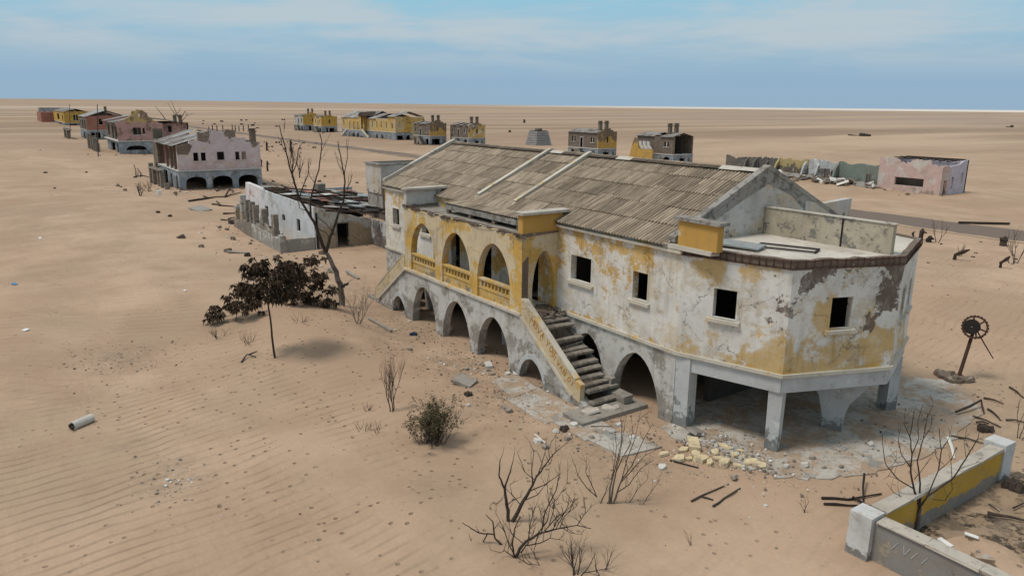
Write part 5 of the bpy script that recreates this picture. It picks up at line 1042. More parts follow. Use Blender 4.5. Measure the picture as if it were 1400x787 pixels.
# tall bare tree at the left end of the villa
b0 = G(467, 417); e = empty('bare_tree', b0, 'tall bare grey tree forking twice, on the sand left of the villa', 'tree'); mt = MB(); mb2 = MB()
limb(mt, b0, [(467, 419), (466, 388), (459, 371), (446, 345)], .20, .11, n=7)
for pts, r0, r1, o1 in (([(446, 345), (434, 315), (426, 299), (409.5, 272), (399.6, 239), (391, 209), (382, 171)], .075, .016, -.6), ([(446, 345), (451, 325), (459, 302), (469, 275), (472, 249), (467, 223), (462, 193)], .07, .014, .6),
    ([(426, 299), (424, 280), (427.7, 259), (436, 232), (440, 193), (437, 180)], .045, .012, .5), ([(409, 272), (414, 256), (421, 239), (423, 216)], .03, .01, .4), ([(472, 249), (471, 235), (475, 215), (474, 190)], .025, .009, .9), ([(399, 239), (405, 225), (408, 205), (413, 195)], .025, .009, -.9),
    ([(458, 322), (447, 307), (434, 297)], .022, .01, .2), ([(466, 389), (470, 391), (476, 387)], .07, .05, 0), ([(424, 290), (410, 285), (404, 262)], .02, .008, -.3), ([(467, 280), (475, 262), (477, 240)], .02, .008, .3), ([(430, 250), (423, 240), (421, 225)], .016, .007, .1), ([(391, 209), (386, 200), (383, 190)], .015, .006, -.7), ([(468, 232), (462, 222), (458, 208)], .015, .006, .7), ([(434, 312), (446, 318), (452, 328)], .02, .01, .2), ([(415, 280), (405, 262), (403, 250)], .016, .007, .2), ([(438, 210), (443, 200), (446, 190)], .012, .005, .5), ([(471, 262), (478, 252), (482, 238)], .014, .006, .4)):
    Q = limb(mb2, b0, pts, r0*1.45, r1*1.5, 0, o1); rg = random.Random(int(pts[-1][0]))
    for q in Q[4::3]: grow(mb2, q, (Q[-1]-Q[0]).normalized()+Vector((rg.uniform(-1, 1), rg.uniform(-1, 1), .3)), rg.uniform(.3, .7), .012, 1, rg, .4, 2, .4)
for mm in (mt, mb2): mm.v = [tuple(Vector(q)-b0) for q in mm.v]
mt.build('trunk', M['bark'], e); mb2.build('branches', M['bark_dk'], e)

# dark leafy trees on the mound
b1 = G(376, 489)
leafy('leafy_tree', 'small dark-leaved tree standing on a thin straight bare trunk on the sand', 'tree', b1, [(376, 489), (372, 460), (368, 425), (365, 405)], [(370, 378, 38, 30, 0), (352, 366, 20, 16, .2), (394, 376, 24, 24, .3), (386, 402, 24, 14, -.2), (356, 410, 24, 12, .0), (342, 395, 16, 14, .3)], 5, r=.055, dens=1.25)
b2 = G(318, 440)
leafy('leafy_shrub', 'dark-leaved shrub leaning out to the left of the thin-trunked tree', 'shrub', b2, [(322, 443), (324, 428)], [(325, 408, 24, 21, 0), (305, 422, 16, 15, .2), (291, 434, 13, 11, 0), (345, 418, 18, 13, .2), (338, 400, 14, 10, .1)], 6, r=.03, dens=1.2)
b3 = G(401, 417)
leafy('leafy_shrub', 'dark-leaved shrub with a raised right-hand sprig between tree and mound crest', 'shrub', b3, [(401, 419), (404, 404), (412, 392)], [(406, 386, 26, 22, 0), (418, 372, 16, 16, .2), (433, 359, 15, 13, .2), (430, 380, 16, 16, 0), (402, 405, 18, 12, 0)], 7, r=.035, dens=1.2)
b4 = G(436, 418)
leafy('leafy_shrub', 'low dark-leaved shrub beside the foot of the tall bare tree', 'shrub', b4, [(432, 420), (436, 410)], [(433, 400, 24, 14, 0), (452, 403, 16, 13, .1), (444, 413, 22, 8, 0), (418, 407, 14, 9, .2)], 8, r=.03, dens=1.3)

def bp(px, py): p = G(px, py); return (p.x, p.y, p.z)
K = M['bark_dk']
bare('bare_shrub', 'grey leafless shrub between the tall bare tree and the stair foot', 'shrub', bp(489, 442), 2.0, 5, 3, M['bark'], 21, .6, r=.022, nb=3, spread=.7)
bare('bare_shrub', 'slim upright scorched sapling standing left of the olive bush', 'shrub', bp(536, 562), 1.9, 3, 3, K, 22, .30, r=.024, nb=4, up=.45, spread=.6)
ws = G(836, 688); e = empty('bare_shrub', ws, 'tall wispy leafless shrub in front of the stair foot and yellow rubble', 'shrub'); m_ = MB(); mt = MB()
for pts in ([(835, 690), (838, 665), (842, 645)], [(832, 690), (834, 668), (838, 650)], [(838, 690), (845, 670), (850, 655)]): limb(mt, ws, pts, .035, .022)
for pts, o1 in (([(842, 645), (848, 620), (852, 590), (858, 560)], .3), ([(838, 650), (845, 625), (850, 600), (849, 570)], -.2), ([(850, 655), (858, 625), (868, 600), (876, 560)], .3), ([(848, 660), (866, 640), (882, 622), (903, 612)], .5), ([(845, 672), (860, 662), (876, 640), (894, 628)], -.3), ([(842, 645), (850, 628), (862, 605), (866, 580)], -.4), ([(838, 688), (848, 693), (860, 688), (872, 668), (885, 655)], .2), ([(858, 697), (878, 690), (890, 672), (903, 654)], .1), ([(850, 655), (864, 636), (880, 600), (893, 578)], .6), ([(836, 655), (840, 635), (843, 610), (840, 588)], .2), ([(855, 628), (858, 640), (856, 665)], -.3), ([(833, 684), (822, 696), (815, 694)], 0), ([(816, 679), (802, 666), (790, 650), (786, 634)], -.2), ([(816, 679), (808, 660), (801, 645), (802, 624)], .2), ([(820, 690), (828, 672), (832, 660)], .1)):
    Q = limb(m_, ws, pts, .018, .006, 0, o1, 4); rg = random.Random(int(pts[-1][0]*3))
    for q in Q[2::2]: grow(m_, q, (Q[-1]-Q[0]).normalized()*.8+Vector((rg.uniform(-1, 1), rg.uniform(-1, 1), .5)), rg.uniform(.2, .5), .007, 1, rg, .4, 2, .3)
for mm in (mt, m_): mm.v = [tuple(Vector(q)-ws) for q in mm.v]
mt.build('stem', M['bark'], e); m_.build('branches', M['bark_dk'], e)
for i, (x, y, h_, s_, lab) in enumerate(((496, 588, .45, 4, 'short dead twigs sprouting left of the olive bush, lower clump'), (515, 590, .5, 4, 'short dead twigs sprouting left of the olive bush, right clump'), (500, 560, .45, 4, 'short dead twigs sprouting left of the olive bush, upper clump'), (300, 462, .7, 7, 'low dead twigs in the sand under the left leafy shrub'), (340, 470, .7, 7, 'low dead twigs in the sand just left of the thin tree trunk'), (410, 440, .6, 5, 'low dead twigs on the mound crest right of the thin tree trunk'), (625, 582, .8, 3, 'dead twigs poking out to the right of the olive bush'), (1104, 700, .6, 1, 'single thin dead twig standing in sand below the black scrap'), (950, 745, .5, 1, 'single thin dead twig at the bottom centre of the photo'), (672, 690, .5, 2, 'tiny dead sprout left of the scorched shrub mound'))):
    bare('dead_twigs', lab, 'twigs', bp(x, y), h_*1.3, s_, 1, K, 30+i, .9, r=.013, nb=2, spread=.8)
# scorched shrub mound
bm0 = G(697, 712); e = empty('scorched_shrub', bm0, 'forked scorched shrub with two leaning main limbs at bottom centre', 'shrub'); m_ = MB(); mt = MB()
limb(mt, bm0, [(695, 714), (693, 690), (690, 668)], .06, .04); limb(mt, bm0, [(701, 712), (712, 690), (725, 668)], .065, .045, 0, .1)
for pts, r0, r1, o1 in (([(690, 668), (682, 650), (684, 627)], .032, .012, -.2), ([(690, 668), (696, 650), (701, 631)], .032, .012, .2), ([(725, 668), (733, 652), (742, 640), (760, 617), (783, 598)], .035, .009, .5), ([(728, 662), (727, 640), (730, 616)], .022, .008, 0), ([(735, 650), (741, 632), (746, 615)], .018, .007, .3), ([(722, 672), (745, 662), (765, 648)], .025, .009, .4), ([(740, 640), (752, 634), (756, 622)], .014, .006, .4), ([(715, 684), (735, 676), (744, 664)], .02, .008, -.3), ([(693, 690), (703, 682), (712, 679)], .02, .009, 0), ([(712, 690), (700, 675), (697, 662)], .018, .008, .2), ([(730, 655), (718, 645), (713, 632)], .015, .006, 0), ([(752, 628), (750, 615), (754, 603)], .013, .006, .5)):
    Q = limb(m_, bm0, pts, r0, r1, 0, o1, 4); rg = random.Random(int(pts[-1][0]))
    for q in Q[3::3]: grow(m_, q, Vector((rg.uniform(-1, 1), rg.uniform(-1, 1), .9)), rg.uniform(.15, .4), .010, 1, rg, .4, 2, .3)
for mm in (mt, m_): mm.v = [tuple(Vector(q)-bm0) for q in mm.v]
mt.build('stem', K, e); m_.build('branches', K, e)
bm1 = G(704, 762); e = empty('scorched_shrub', bm1, 'low sprawling scorched shrub with many shoots in front of the forked one', 'shrub'); m_ = MB(); mt = MB()
limb(mt, bm1, [(704, 764), (710, 750), (722, 738), (740, 728)], .05, .032, 0, .3)
rg = random.Random(3)
for pts, r0, r1, o1 in (([(740, 728), (765, 722), (789, 718), (808, 722)], .028, .012, .5), ([(704, 762), (700, 745), (703, 722), (712, 705)], .028, .010, -.1), ([(740, 728), (745, 700), (760, 670), (765, 650)], .024, .008, .3), ([(745, 725), (762, 705), (785, 695)], .018, .007, .3), ([(765, 722), (772, 705), (786, 693)], .015, .006, .5), ([(704, 762), (690, 752), (684, 755)], .02, .008, 0), ([(722, 738), (725, 715), (728, 704)], .02, .008, .1), ([(789, 718), (797, 705), (806, 695)], .012, .006, .5), ([(752, 690), (763, 680), (775, 660)], .012, .005, .3), ([(712, 755), (722, 742), (724, 722), (734, 706)], .02, .008, -.3), ([(718, 745), (738, 742), (752, 735), (770, 738)], .02, .008, -.4), ([(730, 735), (748, 712), (752, 692), (748, 670)], .018, .007, .2), ([(704, 760), (694, 740), (690, 725), (683, 712)], .018, .007, -.2), ([(708, 762), (722, 770), (738, 772)], .016, .007, -.5), ([(745, 726), (760, 722), (772, 700), (790, 680)], .016, .006, .5), ([(740, 728), (744, 715), (742, 700)], .014, .006, .2), ([(735, 732), (730, 752), (733, 770)], .014, .006, 0), ([(715, 742), (700, 730), (696, 716)], .014, .006, 0), ([(768, 720), (780, 728), (795, 730)], .012, .006, .6), ([(750, 720), (756, 700), (758, 684)], .013, .006, .4), ([(758, 716), (772, 700), (778, 688)], .013, .006, .5)):
    Q = limb(m_, bm1, pts, r0, r1, 0, o1, 4); rg = random.Random(int(pts[-1][0]))
    for q in Q[2::2]: grow(m_, q, Vector((rg.uniform(-1, 1), rg.uniform(-1, 1), .9)), rg.uniform(.2, .5), .010, 1, rg, .4, 3, .3)
for mm in (mt, m_): mm.v = [tuple(Vector(q)-bm1) for q in mm.v]
mt.build('stem', K, e); m_.build('branches', K, e)
bm2 = G(680, 743); e = empty('scorched_branch', bm2, 'scorched forked branch lying left of the sprawling shrub', 'branch'); m_ = MB()
for pts, r0, r1 in (([(686, 744), (676, 735), (674, 712), (664, 703)], .03, .01), ([(676, 730), (655, 728), (645, 722), (632, 714)], .028, .01), ([(667, 728), (658, 745), (636, 757)], .02, .009), ([(655, 727), (650, 718)], .014, .007), ([(645, 742), (641, 728)], .012, .006), ([(676, 722), (684, 712)], .015, .007)): limb(m_, bm2, pts, r0, r1, 0, rng.uniform(-.2, .2), 4)
m_.v = [tuple(Vector(q)-bm2) for q in m_.v]; m_.build('branches', K, e)
bare('bare_shrub', 'half-buried dead shrub cut off by the bottom edge of the photo', 'shrub', bp(785, 790), 1.2, 5, 2, K, 44, .8, r=.02, nb=3, spread=.8)
bare('bare_shrub', 'small dead shrub at the bottom edge, right of the half-buried one', 'shrub', bp(822, 782), .9, 4, 1, K, 45, 1.2, r=.014, nb=2, spread=.8)
# olive bush
pbz = G(592, 606); e = empty('olive_bush', pbz, 'dense round olive-brown bush in front of the porch arches', 'bush'); rg = random.Random(9); m_ = MB(); ml = MB(); tips = []
for k in range(46):
    a = rg.uniform(0, 6.28); l_ = rg.uniform(.1, 1.3); d = Vector((math.cos(a)*l_, math.sin(a)*l_, 1))
    grow(m_, Vector((rg.uniform(-.3, .3), rg.uniform(-.3, .3), -.1)), d, rg.uniform(.62, .98), .012, 2, rg, .4, 3, .32, tips, .6)
for q, d in tips: leaves(ml, q, d, rg, 6, .075, .022, .1); leaves(ml, q-d*.12, d, rg, 5, .075, .022, .1)
m_.build('branches', K, e); ml.build('foliage', M['bushleaf'], e, fix=False)
# tree in front of the enclosure wall
pt = G(1252, 727, .05); e = empty('bare_tree', pt, 'many-branched bare tree rising inside the corner of the low boundary wall', 'tree'); mt = MB(); m_ = MB()
limb(mt, pt, [(1251, 733), (1255, 712), (1258, 695)], .062, .048, n=7)
for pts, r0, r1, o1 in (([(1258, 695), (1250, 670), (1245, 647), (1247, 620), (1244, 595), (1250, 560)], .034, .009, -.2), ([(1258, 695), (1258, 660), (1254, 630), (1262, 600), (1268, 565)], .028, .008, .3), ([(1258, 692), (1266, 681), (1283, 643), (1287, 615), (1284, 585)], .03, .008, .3), ([(1268, 678), (1302, 655), (1321, 626), (1337, 598), (1341, 575)], .026, .008, .5), ([(1250, 668), (1228, 655), (1211, 635), (1207, 612), (1206, 592)], .02, .006, -.3), ([(1302, 655), (1300, 630), (1308, 610)], .016, .006, .7), ([(1255, 688), (1235, 680), (1222, 673), (1212, 660)], .015, .005, -.4),
    ([(1275, 682), (1292, 684), (1302, 668), (1300, 650)], .014, .006, .1), ([(1283, 643), (1296, 632), (1304, 622)], .012, .005, .3), ([(1246, 640), (1232, 620), (1228, 600), (1232, 580)], .015, .005, -.3), ([(1247, 620), (1256, 600), (1255, 575), (1262, 552)], .014, .005, -.1), ([(1321, 626), (1318, 605), (1322, 585)], .012, .005, .6), ([(1335, 602), (1345, 596)], .008, .004, .6), ([(1245, 600), (1236, 578), (1238, 556)], .011, .004, -.2), ([(1268, 570), (1276, 552), (1272, 538)], .009, .004, .3), ([(1262, 600), (1272, 585), (1276, 570)], .011, .004, .4), ([(1287, 615), (1297, 600), (1302, 580)], .011, .004, .3), ([(1215, 640), (1225, 630), (1226, 615)], .009, .004, -.3), ([(1250, 655), (1262, 640), (1272, 625)], .011, .005, .1), ([(1228, 655), (1216, 650), (1208, 655)], .009, .004, -.3), ([(1312, 640), (1330, 634), (1342, 630)], .009, .004, .5), ([(1290, 634), (1280, 624), (1278, 610)], .009, .004, .2), ([(1243, 630), (1226, 632), (1218, 622)], .010, .004, -.2), ([(1260, 610), (1250, 596)], .009, .004, .3)):
    Q = limb(m_, pt, pts, r0, r1, 0, o1, 4)
    rg = random.Random(int(pts[0][0]*7+pts[-1][0]))
    for q in Q[4::3]: grow(m_, q, Vector((rg.uniform(-1, 1), rg.uniform(-1, 1), .9)), rg.uniform(.15, .4), .006, 1 if rg.random() < .5 else 0, rg, .4, 2, .3)
for mm in (mt, m_): mm.v = [tuple(Vector(q)-pt) for q in mm.v]
mt.build('trunk', M['bark'], e); m_.build('branches', M['bark_dk'], e)
bare('bare_shrub', 'thin bare shoots rising at the right edge behind the wall pillar', 'shrub', bp(1392, 600), 2.2, 3, 2, K, 47, .35, r=.016, nb=2, up=.4)
# far bare trees and shrubs
ft = G(243, 178); e = empty('bare_tree', ft, 'large distant bare tree leaning right behind the pink houses', 'tree'); m_ = MB()
for pts, r0, r1 in (([(250, 186), (246, 165), (240, 152), (234, 138)], .30, .06), ([(246, 165), (253, 152), (258, 160)], .2, .05), ([(244, 160), (236, 152), (229, 140)], .18, .05), ([(226, 163), (218, 152), (212, 145)], .2, .06), ([(247, 168), (256, 157), (266, 155)], .15, .04), ([(243, 155), (248, 146)], .12, .04)): limb(m_, ft, pts, r0, r1, 0, 2, 5)
m_.v = [tuple(Vector(q)-ft) for q in m_.v]; m_.build('branches', K, e)
FS = 'bare trees and shrubs on the plain'
for i, (x, y, h_, st, lv, lab) in enumerate(((399, 243, 5.2, 1, 3, 'bare forked tree on the plain behind the compound wall, left of its pair'), (410, 243, 4.6, 1, 2, 'bare stocky tree on the plain behind the compound wall, right of its pair'), (192, 268, 1.7, 6, 2, 'tuft of dead branches in front of the nearest pink house, lower one'), (203, 262, 1.6, 4, 2, 'tuft of dead branches close to the pink house pillars'), (1281, 332, 2.6, 2, 1, 'thin upright dead stem beside the right-hand road verge'), (1388, 360, 2.6, 3, 2, 'dead shrub with a stump at the far right edge'), (1312, 350, 1.2, 2, 1, 'small dead shoots beside the leaning stump'), (388, 181, 5.5, 1, 1, 'lone thin dead tree far out on the plain'), (345, 186, 2.5, 5, 1, 'dark dead thicket far out beyond the pink houses'))):
    bare('dead_tree' if h_ > 4 else 'dead_shrub', lab, 'tree' if h_ > 4 else 'shrub', bp(x, y), h_, st, lv, K, 60+i, .35, FS, r=.035 if h_ < 4 else .10, nb=3, up=.3)

# ------------------------------------------------------------------ small things on the sand
def stump(px, py, h_, r_, lab, tilt=.05, grp=None, name='burnt_stump', arms=2):
    p = G(px, py); e = empty(name, p, lab, 'stump', grp); m_ = MB(); rg = random.Random(int(px*3+py)); P = [Vector((0, 0, -.2)), Vector((rg.uniform(-.1, .1), 0, h_*.4)), Vector((rg.uniform(-.15, .15)+tilt, .05, h_*.75)), Vector((tilt*2, rg.uniform(-.1, .1), h_))]
    m_.tube(P, [r_*1.3, r_, r_*1.25, r_*.4], 6); m_.build('trunk', M['bark_dk'], e)
    mb_ = MB()
    for k in range(arms): a = rg.uniform(0, 6.28); q = P[2]; mb_.tube([q, q+Vector((math.cos(a)*.4, math.sin(a)*.5, rg.uniform(-.3, .25)))], [r_*.5, r_*.3], 4)
    if arms: mb_.build('branch', M['bark_dk'], e, kind='stuff')
GS = 'burnt stumps standing on the plain'
stump(365, 205.5, 2.2, .22, 'dark burnt stump with short side arms near the shrub rows, left one', grp=GS, arms=3); stump(398, 207, 2.9, .25, 'taller dark burnt stump near the shrub rows, right one', grp=GS, arms=3); stump(366, 234, 1.9, .16, 'thin burnt stump behind the nearest pink house', grp=GS); stump(357, 228, 1.5, .2, 'short burnt stump at the corner of the nearest pink house', grp=GS, arms=0)
stump(1247, 329, .9, .10, 'grey stump pair at the verge right of the villa roof, left one', grp=GS, arms=0); stump(1258, 328, 1.1, .2, 'thick grey stump at the verge right of the villa roof', grp=GS, arms=1); stump(1270, 331, .6, .25, 'squat dark stump left of the thin upright stem', grp=GS, arms=0); stump(1305, 355, 1.0, .14, 'leaning brown stump in a sand hollow at the right', .5, GS, arms=0); stump(1372, 336, .8, .3, 'small dark block-like stump by the road at right', grp=GS, arms=0); stump(1368, 366, 1.0, .12, 'grey split stump at the foot of the far right dead shrub', .25, GS, arms=1)
GB = 'small dark clumps scattered on the plain'
rq = random.Random(31)
for px, py in [(352+i*5.4+rq.uniform(-2, 2), 194+rq.uniform(0, 10)) for i in range(16)] + [(rq.uniform(275, 360), rq.uniform(163, 172)) for i in range(9)] + [(rq.uniform(1240, 1390), rq.uniform(328, 362)) for i in range(8)] + [(rq.uniform(345, 420), rq.uniform(163, 176)) for i in range(6)]:
    p = G(px, py); m_ = MB(); s_ = (p-CAM).length/1013*rq.uniform(2, 4)
    for k in range(4): m_.chunk((rq.uniform(-.5, .5)*s_, rq.uniform(-.5, .5)*s_, s_*.15), s_*.5, s_*.45, s_*.5, rq.uniform(0, 3), .4, rq)
    o = m_.build('dead_clump', M['bark_dk']); o.location = p; tag(o, 'small dark dead clump on the open plain', 'clump', GB)
GP = 'line of fence posts'
for i, px in enumerate((286, 291, 297, 305, 318, 322, 327, 333, 340)):
    p = G(px, 181-.2*i); m_ = MB(); m_.box((-.16, -.16, -.3), (.16, .16, rq.uniform(2.2, 3.0))); o = m_.build('fence_post', M['post']); o.location = p; tag(o, 'grey post in the far line beyond the nearest pink house', 'post', GP)
# masts by the pink houses
for px, py, top, lab in ((134, 214, 143, 'thin tall mast standing against the dusty pink house'), (96, 190, 143, 'thin tall mast standing against the red and grey house')):
    p = G(px, py); D = (p-CAM).dot(FH); m_ = MB(); m_.tube([p-UP*.5, atdepth(px-1, top, p)], [.12, .08], 5); m_.v = [tuple(Vector(q)-p) for q in m_.v]; o = m_.build('mast', M['post']); o.location = p; tag(o, lab, 'mast')
# grey frustum hut, dark box, far things
p = G(736, 198); e = empty('pyramid_block', p, 'grey tapered block with ribbed faces on the plain above the roof', 'block')
m_ = MB(); b_ = 2.9; t_ = 2.05; H_ = 4.4; M['frus'] = weather('grey_ribbed_block', (.25, .25, .26), [((.36, .30, .27), .8, .55, .04, None)], 51, .3, .4)
def fr(z, k): return b_+(t_-b_)*z/H_+k
for k in range(6):
    z0 = k*.7; z1 = z0+.62; a = fr(z0, 0); c = fr(z1, 0)
    mm = MB(); mm.add([(-a, -a, z0), (a, -a, z0), (a, a, z0), (-a, a, z0), (-c, -c, z1), (c, -c, z1), (c, c, z1), (-c, c, z1)], [(0, 3, 2, 1), (4, 5, 6, 7), (0, 1, 5, 4), (1, 2, 6, 5), (2, 3, 7, 6), (3, 0, 4, 7)]); mm.build('course', M['frus'], e)
mm = MB(); a = fr(0, -.15); c = fr(H_, -.15); mm.add([(-a, -a, -.5), (a, -a, -.5), (a, a, -.5), (-a, a, -.5), (-c, -c, H_-.1), (c, -c, H_-.1), (c, c, H_-.1), (-c, c, H_-.1)], [(0, 3, 2, 1), (4, 5, 6, 7), (0, 1, 5, 4), (1, 2, 6, 5), (2, 3, 7, 6), (3, 0, 4, 7)]); mm.build('core', M['dark'], e)
mm = MB(); mm.box((-.9, -.7, H_-.1), (.9, .7, H_+.55), .1); mm.build('top_stub', M['hbrick'], e)
for px, py, sx, sy, sz, lab, nm in ((717, 168, 1.3, 1.0, 2.7, 'tiny dark upright block far out above the villa roof', 'far_block'), (697, 181, .9, .5, 1.1, 'tiny dark leaning scrap between the far houses and the ribbed block', 'far_scrap'), (1383, 174, 1.6, 1.5, 1.6, 'dark wreck on the plain near the right edge', 'far_wreck'), (1182, 189, 3.2, 1.6, 1.2, 'low dark rock outcrop on the plain at upper right', 'rock')):
    p = G(px, py); m_ = MB(); m_.chunk((0, 0, sz*.3), sx*1.4, sy*1.4, sz, .3, .1)
    if nm in ('far_wreck', 'rock'): m_.chunk((-sx*1.3, 0, sz*.1), sx*1.8, sy, sz*.35, .2, .1)
    o = m_.build(nm, M['bark_dk']); o.location = p; tag(o, lab, 'rock' if nm == 'rock' else 'block')
# gear wheel on its leaning pole
gp = G(1308, 519); e = empty('gear_wheel', gp, 'rusty toothed wheel on a leaning pole standing in the sand at right', 'machine'); m_ = MB()
top = atdepth(1331, 452, gp, .25)-gp
m_.tube([Vector((0, 0, -.3)), top], [.085, .075], 8); m_.build('pole', M['rust'], e)
ctr = atdepth(1333, 447, gp, .1)-gp; ax = (FH*-.80+RH*-.45+UP*.28).normalized(); a1 = ax.cross(UP).normalized(); a2 = a1.cross(ax)
def ring(mb, c, r0, r1, t_, n=28, a0=0):
    b = len(mb.v)
    for i in range(n):
        a = 2*math.pi*i/n; u = a1*math.cos(a)+a2*math.sin(a)
        for r_, s_ in ((r0, -1), (r1, -1), (r1, 1), (r0, 1)): mb.v.append(tuple(c+u*r_+ax*s_*t_/2))
    for i in range(n):
        j = (i+1) % n
        for k in range(4): mb.f.append((b+i*4+k, b+i*4+(k+1) % 4, b+j*4+(k+1) % 4, b+j*4+k))
m_ = MB(); ring(m_, ctr, .44, .51, .07); rmo = m_.build('rim', M['rust'], e)
m_ = MB(); c2 = ctr + a1*.12; ring(m_, c2, .03, .34, .10, 20); m_.build('hub_plate', M['black_iron'], e)
for k in range(6):
    a = k*math.pi/3+.3; m_ = MB(); u = a1*math.cos(a)+a2*math.sin(a); m_.obox(ctr+u*.08, ctr+u*.50, .07, .06, up=ax); m_.build('spoke', M['rust'], e)
for k in range(22):
    a = 2*math.pi*k/22; m_ = MB(); u = a1*math.cos(a)+a2*math.sin(a); m_.obox(ctr+u*.49, ctr+u*.54, .10, .06, up=ax); m_.build('tooth', M['rust'], rmo)
m_ = MB(); m_.tube([ctr, atdepth(1346, 470, gp, 0)-gp, atdepth(1358, 490, gp, -.1)-gp], [.035, .03, .025], 6); m_.build('strut', M['rust'], e)
m_ = MB()
for k in range(7): m_.chunk((rng.uniform(-.9, .4), rng.uniform(-.4, .4), .08), rng.uniform(.4, .9), rng.uniform(.3, .6), rng.uniform(.12, .3), rng.uniform(0, 3), .3)
m_.build('footing', M['rubble_dk'], e, kind='stuff')
# white pipe piece on the sand
pb = G(113, 581); e = empty('pipe_piece', pb, 'short broken white pipe lying on the open sand at left', 'pipe'); m_ = MB()
d = (RH*.35+FH*.9); a = d.normalized(); s_ = a.cross(UP); b_ = len(m_.v); n = 14
for i, (t_, r_) in enumerate(((-.42, .17), (0, .17), (.42, .16), (.42, .12), (0, .13), (-.42, .13))):
    for k in range(n):
        an = 2*math.pi*k/n; jj = (.05*math.sin(k*3.1)) if t_ == -.42 else 0; m_.v.append(tuple(a*(t_+jj)+(s_*math.cos(an)+UP*math.sin(an))*r_+UP*.14))
for i in range(6):
    for k in range(n): j = (i+1) % 6; m_.f.append((i*n+k, i*n+(k+1) % n, j*n+(k+1) % n, j*n+k))
m_.build('shell', M['wchunk'], e, smooth=False)
m_ = MB(); 
for k in range(5): m_.chunk(tuple(-a*rng.uniform(.35, .5)+s_*rng.uniform(-.12, .2)+UP*rng.uniform(.05, .2)), .12, .10, .12, 0, .4)
m_.build('broken_end', M['bark_dk'], e, kind='stuff')
# litter
def flat(name, lab, cat, px, py, sx, sy, sz, rz, tilt, mat, grp=None, z=None):
    p = G(px, py, z); m_ = MB(); m_.box((-sx/2, -sy/2, -sz/2), (sx/2, sy/2, sz/2), min(sz, sx, sy)*.12); o = m_.build(name, M[mat]); o.location = p+UP*(sz/2+abs(tilt)*sx*.25+.01); o.rotation_euler = (tilt*.5, tilt, rz); return tag(o, lab, cat, grp)
flat('concrete_slab', 'thick grey slab tilted on the sand in front of the third porch arch', 'slab', 635, 524, .95, .75, .14, R(30), .18, 'slab')
M['blue'] = plain('blue_plastic', (.10, .25, .42), .5, .2); M['navy'] = plain('dark_blue_cloth', (.04, .06, .11), .8, .3); M['white'] = plain('white_litter', (.68, .68, .66), .7, .1)
flat('plastic_sheet', 'crumpled pale blue plastic scrap lying at far left', 'litter', 20, 389, .45, .22, .06, .4, .1, 'blue'); flat('plastic_bag', 'small white plastic bag on the left sand below the blue scrap', 'litter', 35, 452, .22, .34, .06, .9, .1, 'white'); flat('plastic_bag', 'pale flattened litter on the left sand above the blue scrap', 'litter', 55, 326, .5, .2, .05, .1, .1, 'white'); flat('plastic_bag', 'tiny white litter scrap on the sand left of the leafy shrub', 'litter', 253, 398, .2, .15, .06, .1, .1, 'white')
pq = G(218, 268); m_ = MB(); m_.tube([Vector((0, 0, 0)), Vector((0, 0, .6)), Vector((0, 0, .62))], [.25, .32, .28], 12); o = m_.build('tub', M['white']); o.location = pq; tag(o, 'small white tub on the sand in front of the nearest pink house', 'tub')
flat('board', 'weathered board half buried below the white building', 'board', 325, 346, 1.6, .35, .08, 1.1, .1, 'slab'); flat('long_beam', 'long straight dark beam lying across the sand beyond the road at right', 'beam', 1345, 306.5, 5.4, .3, .22, R(55), .01, 'bark_dk')
flat('plank', 'pale broken kerb beam lying in the sand below the left stair', 'beam', 520, 446, 2.6, .16, .14, R(2), .02, 'slab'); flat('plank', 'long concrete lintel lying between bare tree and left stair', 'beam', 482, 378, 2.2, .2, .16, R(0), .05, 'slab')
flat('board', 'square tan board near the driftwood by the nearest pink house', 'board', 274, 287, 2.0, 1.6, .1, .4, .15, 'lowwall')
flat('stick', 'short white stick lying on sand left of the wispy shrub', 'stick', 738, 600, .75, .04, .03, R(-5), .03, 'white'); flat('stick', 'dark thin stick lying in front of the yellow blocks', 'stick', 935, 635, 1.0, .05, .04, R(25), .02, 'dkwood'); flat('stick', 'dark thin stick on the paving right of the bottom step', 'stick', 823, 584, .9, .05, .04, R(60), .02, 'dkwood')
def lump(name, lab, cat, px, py, s_, mat, n=4):
    p = G(px, py); m_ = MB()
    for k in range(n): m_.chunk((rng.uniform(-.3, .3)*s_, rng.uniform(-.3, .3)*s_, s_*.2), s_*rng.uniform(.5, .9), s_*.5, s_*.45, rng.uniform(0, 3), .5)
    o = m_.build(name, M[mat]); o.location = p; return tag(o, lab, cat)
lump('bundle', 'small dark blue bundle lying before the second porch arch', 'litter', 565, 458, .34, 'navy'); lump('scrap_heap', 'little dark heap of scrap on the sand before the right small arch', 'scrap', 696, 562, .32, 'gchunk', 5); lump('stone', 'brown stone on the paving in front of the bottom step', 'stone', 810, 600, .32, 'gchunk', 2); lump('scrap_heap', 'dark and white scrap on the paving in front of the bottom step', 'scrap', 772, 588, .34, 'bark_dk', 5)
def poles(name, lab, cat, segs_, mat, r_=.04, z=None):
    P0 = G(segs_[0][0][0], segs_[0][0][1], z); e = MB()
    for s_ in segs_:
        Q0 = [G(x, y, z)+UP*(r_+h_) for x, y, h_ in [(q[0], q[1], (q[2] if len(q) > 2 else 0)) for q in s_]]
        Q = [Q0[0]]
        for qa, qb in zip(Q0, Q0[1:]): ln_ = (qb-qa).length; Q += [qa.lerp(qb, .5)+Vector((rng.uniform(-1, 1), rng.uniform(-1, 1), rng.uniform(-.3, .6)))*ln_*.045, qb]
        e.tube([q-P0 for q in Q], [r_*(1-.6*i/len(Q))*rng.uniform(.85, 1.15) for i in range(len(Q))], 5)
    o = e.build(name, M[mat]); o.location = P0; tag(o, lab, cat); return o
